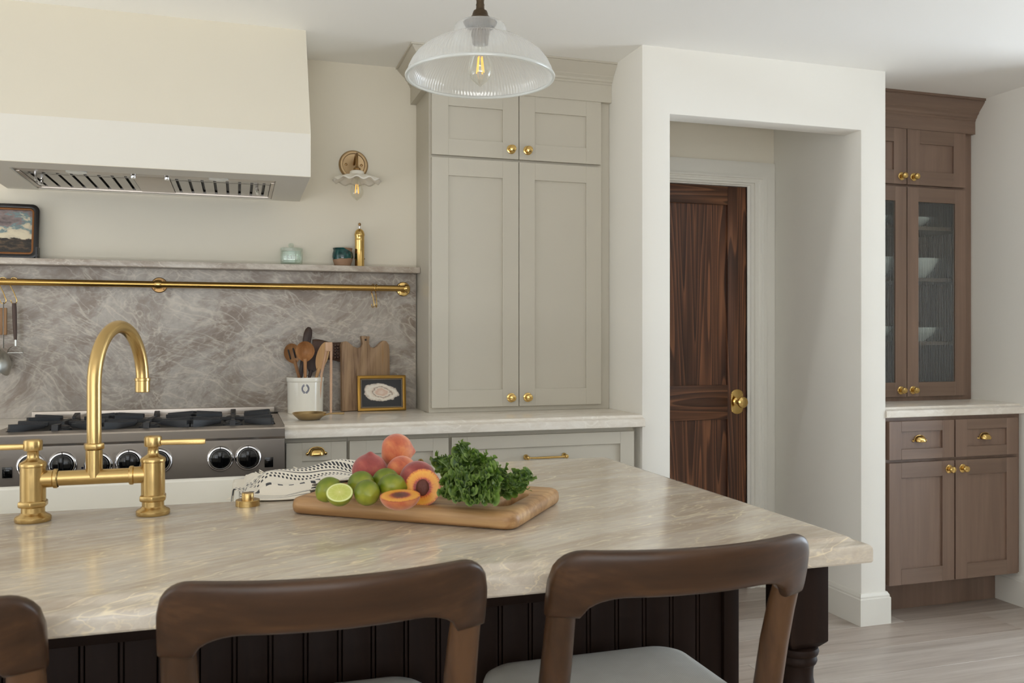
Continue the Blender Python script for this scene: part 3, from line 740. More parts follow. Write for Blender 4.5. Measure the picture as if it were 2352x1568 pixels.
sky = m.ramp(m.math('SUBTRACT', n1.outputs[0], m.math('MULTIPLY', m.math('SUBTRACT', sp.outputs[1], .35), .52)), [(.14,(96,86,86)),(.27,(142,126,122)),(.31,(112,132,134)),(.345,(128,148,146)),(.38,(198,186,162)),(.5,(220,208,180))])
land = m.ramp(n2.outputs[0], [(.36,(28,24,20)),(.5,(52,44,35)),(.62,(96,76,56)),(.7,(48,42,34))])
hz = m.math('ADD', sp.outputs[1], m.math('MULTIPLY', m.math('SUBTRACT', n2.outputs[0], .5), .16))
m.set(Base_Color=m.mix(m.ramp(hz, [(.335,1.0),(.35,0.0)]), sky, land), Roughness=.5)
def canvas(x0,x1,z0,z1,y): return MB().grid(1,1,lambda u,v:(x0+(x1-x0)*u,y,z0+(z1-z0)*v))
build(lean(canvas(px0+.022,px1-.022,pz0+.02,pz1-.02,y0+.011), LA, LZ, y0), 'canvas', m.mat, pf)
build(MB().box(-.96,-.738,3.7205,3.7215+.0,LZ+.0002,LZ+.0022).box(-.735,-.7285,3.722,3.765,LZ+.0002,LZ+.045), 'stand', plain('stand_black', (20,17,16), .4), pf)

jr = thing('salt_jar', (.212,3.735,LZ), 'small square clear glass salt jar with a ball-topped lid', 'jar')
M_jar = thin_glass('green_clear_glass', (247,252,249), gloss=1.6, diff=.012, diffc=(200,215,206))
def sq_loop(cx, cy, z, hw, r, n=5): return [(x,y,z) for x,y in rrect(cx-hw,cx+hw,cy-hw,cy+hw,r,n)]
jx, jy = .212, 3.735
jb = MB().loft([sq_loop(jx,jy,LZ+z,hw,r) for z,hw,r in ((.0004,.036,.012),(.002,.041,.014),(.008,.044,.014),(.05,.0445,.014),(.055,.043,.016))], cap=False)
n_ = len(rrect(0,1,0,1,.1,5)); jb.add(sq_loop(jx,jy,LZ+.0004,.036,.012), [tuple(range(n_))])
jb.loft([sq_loop(jx,jy,LZ+z,hw,r) for z,hw,r in ((.008,.037,.012),(.05,.0385,.012),(.055,.0385,.013))], cap=False); jb.add(sq_loop(jx,jy,LZ+.008,.037,.012), [tuple(range(n_))])
build(jb, 'jar_body', M_jar, jr)
ld = build(MB().loft([sq_loop(jx,jy,LZ+z,hw,r) for z,hw,r in ((.0555,.0435,.018),(.058,.0455,.02),(.066,.0455,.02),(.069,.043,.02),(.0705,.03,.02))]), 'lid', M_jar, jr)
build(MB().lathe([(.006,0),(.006,.002),(.010,.005),(.0125,.011),(.010,.018),(.005,.021),(0,.022)], frame((jx,jy,LZ+.070),(0,0,1)), 20), 'lid_knob', M_jar, ld)
def text_mesh(body, size, ext, M, name, mat, parent):
    cu = bpy.data.curves.new('txt','FONT'); cu.body = body; cu.size = size; cu.extrude = ext; cu.align_x = 'CENTER'; cu.align_y = 'CENTER'; cu.resolution_u = 3
    to = bpy.data.objects.new('txt', cu); COL.objects.link(to)
    dg = bpy.context.evaluated_depsgraph_get(); me = bpy.data.meshes.new_from_object(to.evaluated_get(dg))
    b = MB(); b.add([M @ v.co for v in me.vertices], [tuple(p.vertices) for p in me.polygons])
    bpy.data.objects.remove(to); bpy.data.curves.remove(cu); bpy.data.meshes.remove(me)
    return build(b, name, mat, parent, merge=False)
Mt = frame((jx,jy-.0446,LZ+.030),(0,-1,0)); 
text_mesh('salt', .032, .0006, Mt, 'embossed_lettering', plain('embossed_glass', (176,182,172), .15), jr)
# fallen dark reflection-free salt content
cp = thing('ceramic_cup', (.423,3.735,LZ), 'small stoneware cup with dripping green glaze beside the brass mill', 'cup')
m = NT('drip_glaze'); tcn = m.n('TexCoord').outputs['Object']; sp = m.n('SeparateXYZ', {0:tcn})
nn = m.noise(tcn, 22, 3); edge = m.math('ADD', m.math('ADD', sp.outputs[2], m.math('MULTIPLY', m.math('SUBTRACT', nn.outputs[0], .5), .018)), m.math('MULTIPLY', sp.outputs[0], -.10))
g = m.ramp(m.math('MULTIPLY', edge, 10.0), [(.29,0.0),(.31,1.0)])
up = m.ramp(m.math('ADD', m.math('MULTIPLY', sp.outputs[2], 10.0), m.math('MULTIPLY', sp.outputs[0], 4.5)), [(.74,1.0),(.76,0.0)])
g = m.math('MULTIPLY', g, up)
gl = m.ramp(m.noise(tcn, 60, 4).outputs[0], [(.35,(14,46,46)),(.6,(30,78,74))])
m.set(Base_Color=m.mix(g, (150,118,92), gl), Roughness=m.n('MapRange', {0:g,3:.75,4:.1}).outputs[0])
build(MB().lathe([(0,0),(.030,0),(.033,.002),(.040,.022),(.0435,.038),(.0425,.052),(.0395,.062),(.0385,.068),(.0415,.074),(.041,.0755),(.0385,.074),(.036,.066),(.0385,.05),(.039,.036),(.034,.016),(.028,.006),(0,.006)], frame((.423,3.735,LZ+.0003),(0,0,1)), 40), 'cup_body', m.mat, cp)
ml = thing('pepper_mill', (.494,3.735,LZ), 'tall polished brass pepper mill on the ledge', 'pepper mill')
mm = frame((.494,3.735,LZ+.0003),(0,0,1))
build(MB().lathe([(0,0),(.0205,0),(.0205,.002),(.0198,.004),(.0198,.108),(.0202,.110),(.0202,.113),(.0198,.115),(.0198,.128),(.021,.130),(.021,.134)], mm, 32), 'mill_body', M_gold, ml)
build(MB().lathe([(.0215,.134),(.0215,.138),(.020,.142),(.0175,.150),(.012,.157),(.006,.160),(.0045,.161)], mm, 32), 'mill_cap', M_gold, ml)
build(MB().lathe([(.0045,.160),(.0045,.172),(.003,.174),(0,.174)], mm, 16), 'spindle', M_chrome, ml)
build(MB().lathe([(0,.172),(.004,.173),(.0062,.178),(.005,.184),(0,.187)], mm, 18), 'finial', M_aged, ml)
for s_ in (-1,1):
    build(MB().lathe([(0,.004),(.0022,.003),(.003,0)], frame((.494+s_*.0195,3.735,LZ+.034),(s_,0,0)), 10), 'rivet', M_aged, ml)

# ------------------------------------------------------------------ things on the back counter
ck = thing('utensil_crock', (.265,3.672,ZK), 'white stoneware crock with a blue laurel mark holding wooden spoons', 'crock')
cm = frame((.265,3.672,ZK+.0004),(0,0,1))
M_crk = plain('glazed_stoneware', (240,236,224), .12)
build(MB().lathe([(0,0),(.068,0),(.0705,.003),(.0725,.128),(.0745,.130),(.0755,.134),(.0755,.144),(.074,.1475),(.0705,.1475),(.0685,.144),(.0665,.02),(0,.012)], cm, 56), 'crock_body', M_crk, ck)
em = MB(); A0 = math.radians(-90-16.9+13); RC = .0724; ez = .104
def onc(dx, dz, out=.0003):
    a = A0+dx/RC; return (.265+(RC+out)*math.cos(a), 3.672+(RC+out)*math.sin(a), ZK+ez+dz)
for s_ in (-1,1):
    for k in range(10):
        t = math.radians(-72+k*15.5); R = .0145
        for rr_,tl in ((R+.002,.55),(R-.002,-.55)):
            cxx, czz = s_*rr_*math.cos(t)*.88, rr_*math.sin(t)*1.05
            dirx, dirz = -s_*math.sin(t)+s_*tl*math.cos(t), math.cos(t)+tl*math.sin(t)
            dl_ = math.hypot(dirx,dirz); dirx /= dl_; dirz /= dl_; nx, nz = -dirz, dirx
            q = [(-.0032,0),(0,.0014),(.0034,0),(0,-.0014)]
            em.add([onc(cxx+a*dirx+b_*nx, czz+a*dirz+b_*nz) for a,b_ in q], [(0,1,2,3)])
    q = [(-.001,-.0165),(.007,-.0195),(.0075,-.018),(0,-.0148)]
    em.add([onc(s_*a,b_) for a,b_ in q], [(0,1,2,3)])
build(em, 'laurel_mark', plain('cobalt_print', (52,62,104), .3), ck)
W_lt = wood('cherry_spoon', (150,102,60), (176,126,80), (200,152,104), 'z', 2.2, .5)
W_md = wood('olive_spoon', (128,86,50), (156,110,68), (184,138,92), 'z', 2.2, .5)
W_dk = wood('dark_walnut_spoon', (44,28,22), (62,42,33), (82,58,45), 'z', 2.2, .45)
W_md2 = wood('rosewood_carving', (58,38,28), (82,56,42), (106,76,58), 'z', 2.2, .5)
W_pk = wood('pale_beech', (188,146,116), (206,166,134), (220,184,154), 'z', 2.2, .55)
W_bm = wood('bamboo', (176,132,84), (200,158,108), (214,178,128), 'z', 2.2, .5)
DM = .00179
def up_(u, v, y): # local helper: position on the plane y over the counter from offsets in metres
    return (.265+(u-702)*DM, y, ZK+.149+(864-v)*DM)
def spoon(name, base, tipc, hw, hh, mat, label, y, depth=.010, thick=.004, hr=.006, slots=False, tilt_x=0.0):
    # base: point in crock, tipc: centre of the bowl
    B0 = Vector(base); T = Vector(tipc); d = (T-B0).normalized()
    t = thing(name, (B0.x,B0.y,ZK+.013), label, 'utensil', 'wooden utensils in the crock')
    sd = Vector((1,0,0)); sd = (sd-d*sd.dot(d)).normalized(); nrm = sd.cross(d)
    if nrm.y > 0: nrm = -nrm
    nrm.normalize()
    neck = T-d*hh
    build(MB().tube([B0, B0+(neck-B0)*.6, neck-d*.012, neck+d*.012], [hr*.8,hr,hr*1.1,hr*1.3], 12), 'handle', mat, t)
    b = MB(); N = 24; R = 8; vs = []
    def pt(r, a, back):
        x = hw*r*math.cos(a); z = hh*r*math.sin(a)
        if math.sin(a) < 0: x *= 1-.25*(-math.sin(a))**2*r
        dz = -depth*(1-r*r) - (thick if back else 0)*(1-.6*r**6)
        return T+sd*x+d*z+nrm*dz
    for back in (0,1):
        for i in range(R+1):
            for k in range(N): vs.append(pt(i/R, 2*PI*k/N, back))
    fs = []
    for back in (0,1):
        o = back*(R+1)*N
        for i in range(R):
            for k in range(N): fs.append((o+i*N+k,o+i*N+(k+1)%N,o+(i+1)*N+(k+1)%N,o+(i+1)*N+k))
    for k in range(N): fs.append((R*N+k,R*N+(k+1)%N,(R+1)*N+R*N+(k+1)%N,(R+1)*N+R*N+k))
    b.add(vs, fs)
    bo = build(b, 'bowl', mat, t, ang=50)
    if slots:
        for q in (-.38,.22):
            c = T+sd*(hw*q)+nrm*(-depth*.55); hl = hh*.5
            build(MB().box(-.0028,.0028,-.0035,.0035,-hl,hl), 'slot', M_dark, bo, bev=.002)
            s1 = bo.children[-1]
            R3 = Matrix((sd, -nrm, d)).transposed().to_4x4(); R3.translation = c-ORG[bo.name]
            for vtx in s1.data.vertices: vtx.co = R3 @ (vtx.co+ORG[bo.name])
    return t
spoon('slotted_spoon', (.275,3.69,ZK+.02), up_(674,811,3.685), .034, .042, W_md, 'slotted wooden spoon leaning left in the crock', 3.69, .012, slots=True)
spoon('ladle_spoon', (.262,3.635,ZK+.02), up_(700,806,3.635), .038, .042, W_lt, 'round cherry wood ladle spoon at the front of the crock', 3.64, .032)
spoon('walnut_spatula', (.25,3.70,ZK+.02), up_(722,832,3.715), .028, .045, W_dk, 'broad dark wood paddle at the back of the crock', 3.7, .003)
b = MB(); P0 = Vector((.225,3.70,ZK+.02)); P1 = Vector(up_(713,752,3.735)); 
hs = thing('dark_handled_spoon', (P0.x,P0.y,ZK+.013), 'tall dark walnut handle sticking up from the crock', 'utensil', 'wooden utensils in the crock')
build(MB().tube([P0+(P1-P0)*t for t in (0,.3,.55,.7,.82,.92,.98,1.01)], [.004,.005,.006,.0075,.0095,.010,.008,.003], 16, sx=1.75), 'handle', W_dk, hs)
build(MB().tube([P0+(P1-P0)*t for t in (0,.05,.2)], [.012,.014,.006], 12, sx=.4), 'blade', W_dk, hs)
spoon('bamboo_spatula', (.272,3.652,ZK+.02), up_(739,818,3.652), .024, .062, W_bm, 'bamboo spatula leaning right in the crock', 3.66, .002)
tg = thing('wooden_tongs', (.3586,3.62,ZK), 'pale wooden tongs straddling the crock rim', 'tongs')
tp = Vector(up_(755,790,3.60))
build(MB().tube([(.3605,3.595,ZK+.001),(.361,3.597,ZK+.1),(.3615,3.599,ZK+.2),(tp.x+.002,3.60,tp.z)], [.0045,.005,.005,.0055], 10), 'outer_blade', W_pk, tg)
build(MB().tube([(.318,3.632,ZK+.05),(.326,3.628,ZK+.16),(.340,3.612,ZK+.235),(tp.x-.012,3.604,tp.z)], [.004,.005,.006,.006], 10), 'inner_blade', W_pk, tg)
build(MB().box(tp.x-.022,tp.x+.007,3.594,3.609,tp.z-.028,tp.z+.010), 'bridge', W_pk, tg, bev=.004)
# dark carved wooden mould behind the crock
cv = thing('carved_wooden_mould', (.40,3.745,ZK), 'dark carved wooden mould leaning behind the crock', 'mould')
b = MB(); 
lo = []
for k in range(13):
    t = k/12; x = .30+.145*t; hz = .040+.003*math.sin(t*9); zc = ZK+.262-.018*t
    yy = 3.742
    lo.append([(x, yy+.017*math.copysign(abs(math.cos(a))**.7,math.cos(a)), zc+hz*math.copysign(abs(math.sin(a))**.7,math.sin(a))) for a in [2*PI*j/20 for j in range(20)]])
b.loft(lo)
build(b, 'mould_body', W_md2, cv, ang=50)
for i in range(5):
    for j in range(5):
        x = .391+.0115*i; z = ZK+.262-.018*((x-.30)/.145)+.0125*(j-2)+.003*(i%2)
        build(MB().lathe([(0,.008),(.0045,.006),(.0066,0)], frame((x,3.7265,z),(0,-1,.2)), 8), 'carving', W_md2, cv)
build(MB().box(.424,.440,3.752,3.7655,ZK+.0005,ZK+.23), 'mould_foot', W_dk, cv, bev=.002)

# mango wood serving board with scalloped top
sb = thing('serving_board', (.53,3.745,ZK), 'mango wood serving board with scalloped top against the backsplash', 'cutting board')
def bx(u): return .4165+(u-787)*.001815
def bz(v): return ZK+.0005+(941-v)*.001815
out = [(797,940),(905,940),(905,800),(903,787),(897,779),(889,778),(882,783),(874,791),(866,795),(857,793),(854,785),(854,776),(856,768),(835,767),(837,776),(838,786),(835,793),(826,795),(815,791),(806,783),(799,779),(790,781),(787,788),(787,940)][::-1]
out = [(bx(u),bz(v)) for u,v in out]
W_mg = NT('mango_wood'); v = W_mg.coord((9,9,.9)); na = W_mg.noise(v, 2.4, 6, .65, .8); nb = W_mg.noise(W_mg.coord((70,70,6)), 1.5, 3)
W_mg.set(Base_Color=W_mg.ramp(W_mg.math('ADD', W_mg.math('MULTIPLY', na.outputs[0], .65), W_mg.math('MULTIPLY', nb.outputs[0], .35)), [(.34,(112,84,60)),(.48,(158,128,98)),(.58,(172,142,110)),(.68,(168,124,74))]), Roughness=.5)
pb = MB().prism(out,'y',3.688,3.713)
def board_turn(pts):
    c_,s__ = math.cos(.22), math.sin(.22)
    return [(.42+(x-.42)*c_-(y-3.688)*s__, 3.688+(x-.42)*s__+(y-3.688)*c_, z) for x,y,z in tilt(pts, ZK, 3.688, .03)]
pb.v = board_turn(pb.v)
build(pb, 'board', W_mg.mat, sb, bev=.003)
hh_ = MB().lathe([(0,.0006),(.0045,.0006),(.0045,0)], frame((bx(845),3.6885,bz(776)),(0,-1,0)), 16); hh_.v = board_turn(hh_.v)
build(hh_, 'hang_hole', M_dark, sb)

of = thing('framed_oyster', (.576,3.71,ZK), 'small oyster painting in a gilt frame leaning on the serving board', 'painting')
fx0, fx1, fz0, fz1 = .478, .683, ZK+.001, ZK+.151
yf = 3.672; LA2 = .10
M_gilt = plain('antique_gilt', (176,134,62), .32, .85, var=.3, bump=.15, bscale=160)
def rect(a,b,c,d): return [(a,c),(b,c),(b,d),(a,d)]
build(lean(ring_frame(rect(fx0,fx1,fz0,fz1), rect(fx0+.014,fx1-.014,fz0+.014,fz1-.014), yf, yf+.014), LA2, ZK, yf), 'frame', M_gilt, of, bev=.003)
build(lean(ring_frame(rect(fx0+.013,fx1-.013,fz0+.013,fz1-.013), rect(fx0+.019,fx1-.019,fz0+.019,fz1-.019), yf+.005, yf+.013), LA2, ZK, yf), 'slip', plain('slip_taupe', (112,98,80), .5), of)
m = NT('oyster_painting'); uvn = m.n('TexCoord').outputs['UV']
sp = m.n('SeparateXYZ', {0:uvn}); nz = m.noise(uvn, 5, 4, .6); nz2 = m.noise(m.n('Mapping', {'Vector':uvn,'Scale':(3,6,1),'Rotation':(0,0,.3)}).outputs[0], 4, 6, .65, 1.0)
xx = m.math('MULTIPLY', m.math('SUBTRACT', sp.outputs[0], .5), 2.25); y_ = m.math('MULTIPLY', m.math('SUBTRACT', sp.outputs[1], m.math('ADD', .53, m.math('MULTIPLY', m.math('SUBTRACT', sp.outputs[0], .5), -.12))), m.math('ADD', 2.5, m.math('MULTIPLY', sp.outputs[0], 1.1)))
rad = m.math('SQRT', m.math('ADD', m.math('MULTIPLY', xx, xx), m.math('MULTIPLY', y_, y_)))
rad = m.math('ADD', rad, m.math('MULTIPLY', m.math('SUBTRACT', nz.outputs[0], .5), .55))
shell = m.ramp(m.math('ADD', rad, m.math('MULTIPLY', m.math('SUBTRACT', nz2.outputs[0], .5), .35)), [(.0,(232,214,198)),(.3,(218,186,164)),(.44,(238,230,216)),(.52,(150,128,112)),(.58,(226,212,194)),(.76,(242,236,224)),(.95,(196,182,166))])
m.set(Base_Color=m.mix(m.ramp(rad, [(.93,1.0),(.97,0.0)]), (34,34,34), shell), Roughness=.45)
build(lean(canvas(fx0+.016,fx1-.016,fz0+.016,fz1-.016,yf+.010), LA2, ZK, yf), 'canvas', m.mat, of)

pn = thing('brass_skillet', (.258,3.375,ZK), 'tiny brass skillet on the worktop in front of the crock', 'pan')
pm_ = frame((.2585,3.375,ZK+.0004),(0,0,1))
M_pan = plain('satin_brass_pan', (206,180,134), .28, 1.0)
build(MB().lathe([(0,0),(.034,0),(.040,.002),(.056,.016),(.0635,.0245),(.0645,.027),(.062,.0265),(.054,.017),(.039,.0045),(.033,.003),(0,.003)], pm_, 48), 'pan_body', M_pan, pn)
build(MB().tube([(.296,3.357,ZK+.010),(.312,3.352,ZK+.018),(.330,3.348,ZK+.0235),(.355,3.343,ZK+.0245),(.384,3.337,ZK+.0245)], [.005,.0055,.006,.0085,.009], 12, sx=.5), 'handle', M_pan, pn)

# ------------------------------------------------------------------ island
ix_l, ix_r, iyn, iyf = -1.30, 1.028, 1.284, 2.352
sxl, sxr, syn = -.775, .052, 1.957
path = [(ix_l,iyn),(ix_r,iyn),(ix_r,iyf),(sxr,iyf),(sxr,syn),(sxl,syn),(sxl,iyf),(ix_l,iyf)]
pr = [(-.016,ZI),(-.008,ZI-.0006),(-.003,ZI-.003),(0,ZI-.0065),(.004,ZI-.009),(.010,ZI-.0102),(.017,ZI-.0112),(.0215,ZI-.0135),(.0235,ZI-.0175),(.024,ZI-.022),(.024,ZI-.040),(.022,ZI-.043)]
def isl_top():
    b = MB(); n = len(path)
    # straight eased edges inside the sink cut-out, moulded edge elsewhere
    b.sweep(path, pr, closed=True)
    def ring(o,z):
        t = MB(); t.sweep(path, [(o,z),(o,z-.001)], closed=True); return [t.v[2*i] for i in range(n)]
    b.add(ring(*pr[0]), [tuple(range(n))]); b.add(ring(*pr[-1]), [tuple(range(n))[::-1]])
    return b
tag(build(isl_top(), 'island_worktop', M_stone, ang=28, loc=(0,1.8,ZI)), 'beige veined quartzite island worktop with a moulded edge', 'worktop')
ib = thing('island_cabinet', (-.1,1.95,0), 'dark stained island base with beadboard panelling under the worktop', 'island')
bx0, bx1, by0 = -1.25, 1.012, 1.625
ZT = ZI-.0435
b = MB(); b.box(bx0,bx1,by0+.02,iyf-.03,.09,.60); b.box(bx0,bx1,by0+.02,1.93,.60,ZT); b.box(.075,bx1,1.93,iyf-.03,.60,ZT); b.box(bx0,-.80,1.93,iyf-.03,.60,ZT); b.box(bx0+.05,bx1-.05,by0+.09,iyf-.09,0,.09)
build(b, 'carcass', M_island, ib, merge=False)
build(MB().box(bx0,bx1,by0-.004,by0+.021,.742,ZT), 'top_rail', M_island, ib, bev=.002)
build(MB().box(bx0,bx1,by0-.004,by0+.021,0.0,.11), 'bottom_rail', M_island, ib, bev=.002)
build(MB().box(bx1-.036,bx1,by0-.0045,by0+.021,.11,.742), 'end_stile', M_island, ib, bev=.002)
bw = .0616; xb = bx1-.036; bd0 = None; k = 0
while xb-bw > -.75:
    if bd0 is None:
        b = MB(); b.box(xb-bw+.0095,xb-.0008,by0+.004,by0+.0195,.11,.742); b.box(xb-bw+.0018,xb-bw+.0075,by0+.0045,by0+.0195,.11,.742)
        bd0 = build(b, 'board', M_island, ib, bev=.0015, bseg=2, merge=False)
    else: share(bd0, ib, (-bw*k,0,0))
    xb -= bw; k += 1
build(MB().box(bx0,xb,by0+.006,by0+.0195,.11,.742), 'hidden_panel', M_island, ib)
lg = thing('island_post', (.9525,1.338,0), 'dark turned post carrying the island corner', 'post')
lx, ly, lw = .9525, 1.338, .0385
b = MB()
b.loft([[(lx-lw+c,ly-lw+c,z),(lx+lw-c,ly-lw+c,z),(lx+lw-c,ly+lw-c,z),(lx-lw+c,ly+lw-c,z)] for z,c in ((ZT,0),(.728,0),(.716,.011))])
build(b, 'block', M_island, lg, bev=.0015)
tp_ = [(0,.716),(.030,.716),(.0365,.713),(.0385,.707),(.0365,.701),(.033,.699),(.0345,.694),(.0355,.690),(.0335,.685),(.0300,.682),(.0285,.672),(.0285,.660),(.0315,.642),(.036,.634),(.0375,.628),(.036,.621),(.0385,.60),(.040,.56),(.036,.48),(.030,.36),(.025,.22),(.022,.15),(.027,.14),(.029,.13),(.024,.118),(.028,.09),(.025,.03),(.019,0.0),(0,0)]
build(MB().lathe(tp_, frame((lx,ly,0),(0,0,1)), 36), 'turned_shaft', M_island, lg, ang=40)

# sink
sk_ = thing('apron_sink', (-.36,2.17,.66), 'white fireclay apron sink set into the island', 'sink')
so = (-.752,.028,1.981,2.372)
def rl_(x0,x1,y0,y1,r,z): return [(a,b_,z) for a,b_ in rrect(x0,x1,y0,y1,r,5)]
x0,x1,y0,y1 = so
lo = [rl_(x0,x1,y0,y1,.012,.665),rl_(x0,x1,y0,y1,.012,.898),rl_(x0+.004,x1-.004,y0+.004,y1-.004,.012,.903),rl_(x0+.018,x1-.018,y0+.018,y1-.020,.018,.903),rl_(x0+.024,x1-.024,y0+.024,y1-.027,.022,.898),rl_(x0+.030,x1-.030,y0+.030,y1-.034,.03,.72),rl_(x0+.05,x1-.05,y0+.05,y1-.055,.03,.70)]
build(MB().loft(lo), 'basin', M_porc, sk_, ang=40)
build(MB().lathe([(0,.002),(.03,.002),(.04,.001),(.042,0)], frame((-.36,2.18,.7002),(0,0,1)), 24), 'drain', M_brass, sk_)

# bridge faucet
fc = thing('bridge_faucet', (-.264,1.85,ZI), 'brushed brass bridge faucet with lever handles and gooseneck spout', 'faucet')
for s_,xp in ((-1,-.3695),(1,-.1585)):
    F = frame((xp,1.851,ZI+.0003),(0,0,1))
    build(MB().lathe([(0,0),(.0305,0),(.0315,.002),(.0315,.008),(.0295,.0105),(.0235,.0135),(.0205,.017),(.0205,.028)], F, 36), 'foot', M_brass, fc)
    hx_ = MB(); 
    lo = []
    for z,r in ((.027,.0235),(.029,.0272),(.038,.0272),(.0405,.0235)): lo.append([(xp+r*math.cos(PI/6+PI/3*k),1.851+r*math.sin(PI/6+PI/3*k),ZI+z) for k in range(6)])
    hx_.loft(lo); build(hx_, 'hex_nut', M_brass, fc, bev=.0015)
    build(MB().lathe([(.0222,.039),(.0222,.103),(.0235,.104),(.0238,.108),(.0225,.111),(.017,.1145),(.0115,.118),(.0102,.121),(.0102,.131),(.0115,.133)], F, 36), 'valve_body', M_brass, fc)
    cp_ = build(MB().lathe([(.0115,.1325),(.0158,.134),(.0165,.137),(.0165,.150),(.0155,.153),(.012,.1545),(.0,.155)], F, 36), 'handle_hub', M_brass, fc)
    lv = MB(); zz = ZI+.1415
    L = .098 if s_ > 0 else .104
    dv = Vector((s_*.985,-.10,0)).normalized() if s_ > 0 else Vector((-.995,.06,0)).normalized()
    nv = Vector((-dv.y,dv.x,0)); lo = []
    for t,wd,th in ((.010,.0055,.0050),(.05,.0058,.0053),(.092,.0062,.0056),(L,.0055,.0048)):
        c = Vector((xp,1.851,zz))+dv*t
        lo.append([c+nv*a+Vector((0,0,b_)) for a,b_ in rrect(-wd,wd,-th,th,.002,3)])
    lv.loft(lo); build(lv, 'lever', M_brass_h, cp_, ang=40)
    build(MB().lathe([(.0165,0),(.0165,.02),(.0185,.022),(.0185,.027),(.0170,.029)], frame((xp-s_*.014,1.851,ZI+.079),(-s_,0,0)), 28), 'bridge_collar', M_brass_h, fc)
build(MB().tube([(-.345,1.851,ZI+.079),(-.264,1.851,ZI+.079),(-.183,1.851,ZI+.079)], .0143, 28), 'bridge', M_brass_h, fc)
F = frame((-.264,1.851,ZI+.079),(0,0,1))
build(MB().lathe([(.0152,0),(.0152,.052),(.0165,.053)], F, 32), 'riser_sleeve', M_brass, fc)
lo = []
for z,r in ((.053,.0175),(.0545,.0195),(.064,.0195),(.0655,.0175)): lo.append([(-.264+r*math.cos(PI/6+PI/3*k+.3),1.851+r*math.sin(PI/6+PI/3*k+.3),ZI+.079+z) for k in range(6)])
build(MB().loft(lo), 'riser_nut', M_brass, fc, bev=.0015)
dirs = Vector((.36,.933,0)).normalized(); reach = .192; zc_ = 1.170; rzv = .1135
pts = [Vector((-.264,1.851,ZI+.14)),Vector((-.264,1.851,1.10)),Vector((-.264,1.851,1.15))]
for k in range(0,25):
    a = PI-PI*k/24
    pts.append(Vector((-.264,1.851,zc_))+dirs*(reach/2+reach/2*math.cos(a))+Vector((0,0,rzv*math.sin(a))))
e = Vector((-.264,1.851,0))+dirs*reach
build(MB().tube(pts, .0132, 24), 'spout', M_brass, fc)
build(MB().lathe([(.013,.003),(.0162,.002),(.0162,-.003),(.0148,-.004),(.0148,-.0265),(.0135,-.028),(0,-.027)], frame((e.x,e.y,1.172),(0,0,1)), 28), 'aerator', M_brass, fc)
ab = thing('air_switch', (.020,1.889,ZI), 'round brass air switch button beside the faucet', 'button')
build(MB().lathe([(0,0),(.0243,0),(.0243,.0115),(.0235,.0125),(.0122,.0125)], frame((.020,1.889,ZI+.0003),(0,0,1)), 36), 'base_ring', M_brass, ab)
build(MB().lathe([(.0122,.0115),(.0122,.0255),(.0115,.0265),(0,.0267)], frame((.020,1.889,ZI+.0003),(0,0,1)), 32), 'push_button', M_brass, ab)

# ------------------------------------------------------------------ cutting board
CB = Vector((.373,1.752)); e1 = Vector((.7986,-.6018)); e2 = Vector((.6018,.7986)); BZ = ZI+.032
cbo = bpy.data.objects
def brd(u, v, z): p = CB+e1*u+e2*v; return (p.x,p.y,z)
Lh, Wh = .238, .150
outer = rrect(-Lh,Lh,-Wh,Wh,.028,7)
hole = [(x,y) for x,y in rrect(.165,.197,-.085,.060,.0158,7)]
b = MB()
n = len(outer); mh = len(hole)
def inset(pts, d, cx, cy):
    return [(cx+(x-cx)*(1-d/max(abs(x-cx),abs(y-cy),.02)) if abs(x-cx) > abs(y-cy) else x, y) for x,y in pts]
def oring(d, z): return [brd(x,y,z) for x,y in rrect(-Lh+d,Lh-d,-Wh+d,Wh-d,max(.028-d,.006),7)]
def hring(d, z): return [brd(x,y,z) for x,y in rrect(.165-d,.197+d,-.085-d,.060+d,.0158+d,7)]
prof = [(.010,ZI+.0005),(.004,ZI+.003),(.0008,ZI+.008),(0,ZI+.014),(0,ZI+.018),(.0012,ZI+.024),(.005,ZI+.029),(.012,BZ)]
loops = [oring(d,z) for d,z in prof]
vs = [p for l in loops for p in l]
fs = [(i*n+k,i*n+(k+1)%n,(i+1)*n+(k+1)%n,(i+1)*n+k) for i in range(len(prof)-1) for k in range(n)]
b.add(vs, fs)
hp = [(.006,BZ),(.002,BZ-.002),(0,BZ-.007),(0,ZI+.006),(.003,ZI+.0005)]
hl_ = [hring(d,z) for d,z in hp]; vs = [p for l in hl_ for p in l]
b.add(vs, [(i*mh+k,i*mh+(k+1)%mh,(i+1)*mh+(k+1)%mh,(i+1)*mh+k) for i in range(len(hp)-1) for k in range(mh)])
board = build(b, 'cutting_board', M_board, loc=(CB.x,CB.y,ZI), ang=45)
bm = bmesh.new(); bm.from_mesh(board.data)
for zt in (BZ-ZI, .0005):
    ed = [e_ for e_ in bm.edges if len(e_.link_faces) == 1 and all(abs(v.co.z-zt) < 1e-4 for v in e_.verts)]
    bmesh.ops.triangle_fill(bm, use_beauty=True, use_dissolve=False, edges=ed)
bmesh.ops.recalc_face_normals(bm, faces=bm.faces)
bm.to_mesh(board.data); bm.free()
for p in board.data.polygons: p.use_smooth = True
board.data.set_sharp_from_angle(angle=math.radians(40))
# turn the mesh so that its local x runs along the grain
ang = math.atan2(e1.y,e1.x); board.data.transform(Matrix.Rotation(-ang,4,'Z')); board.rotation_euler.z = ang
tag(board, 'thick acacia cutting board with a slot handle carrying fruit and kale', 'cutting board')

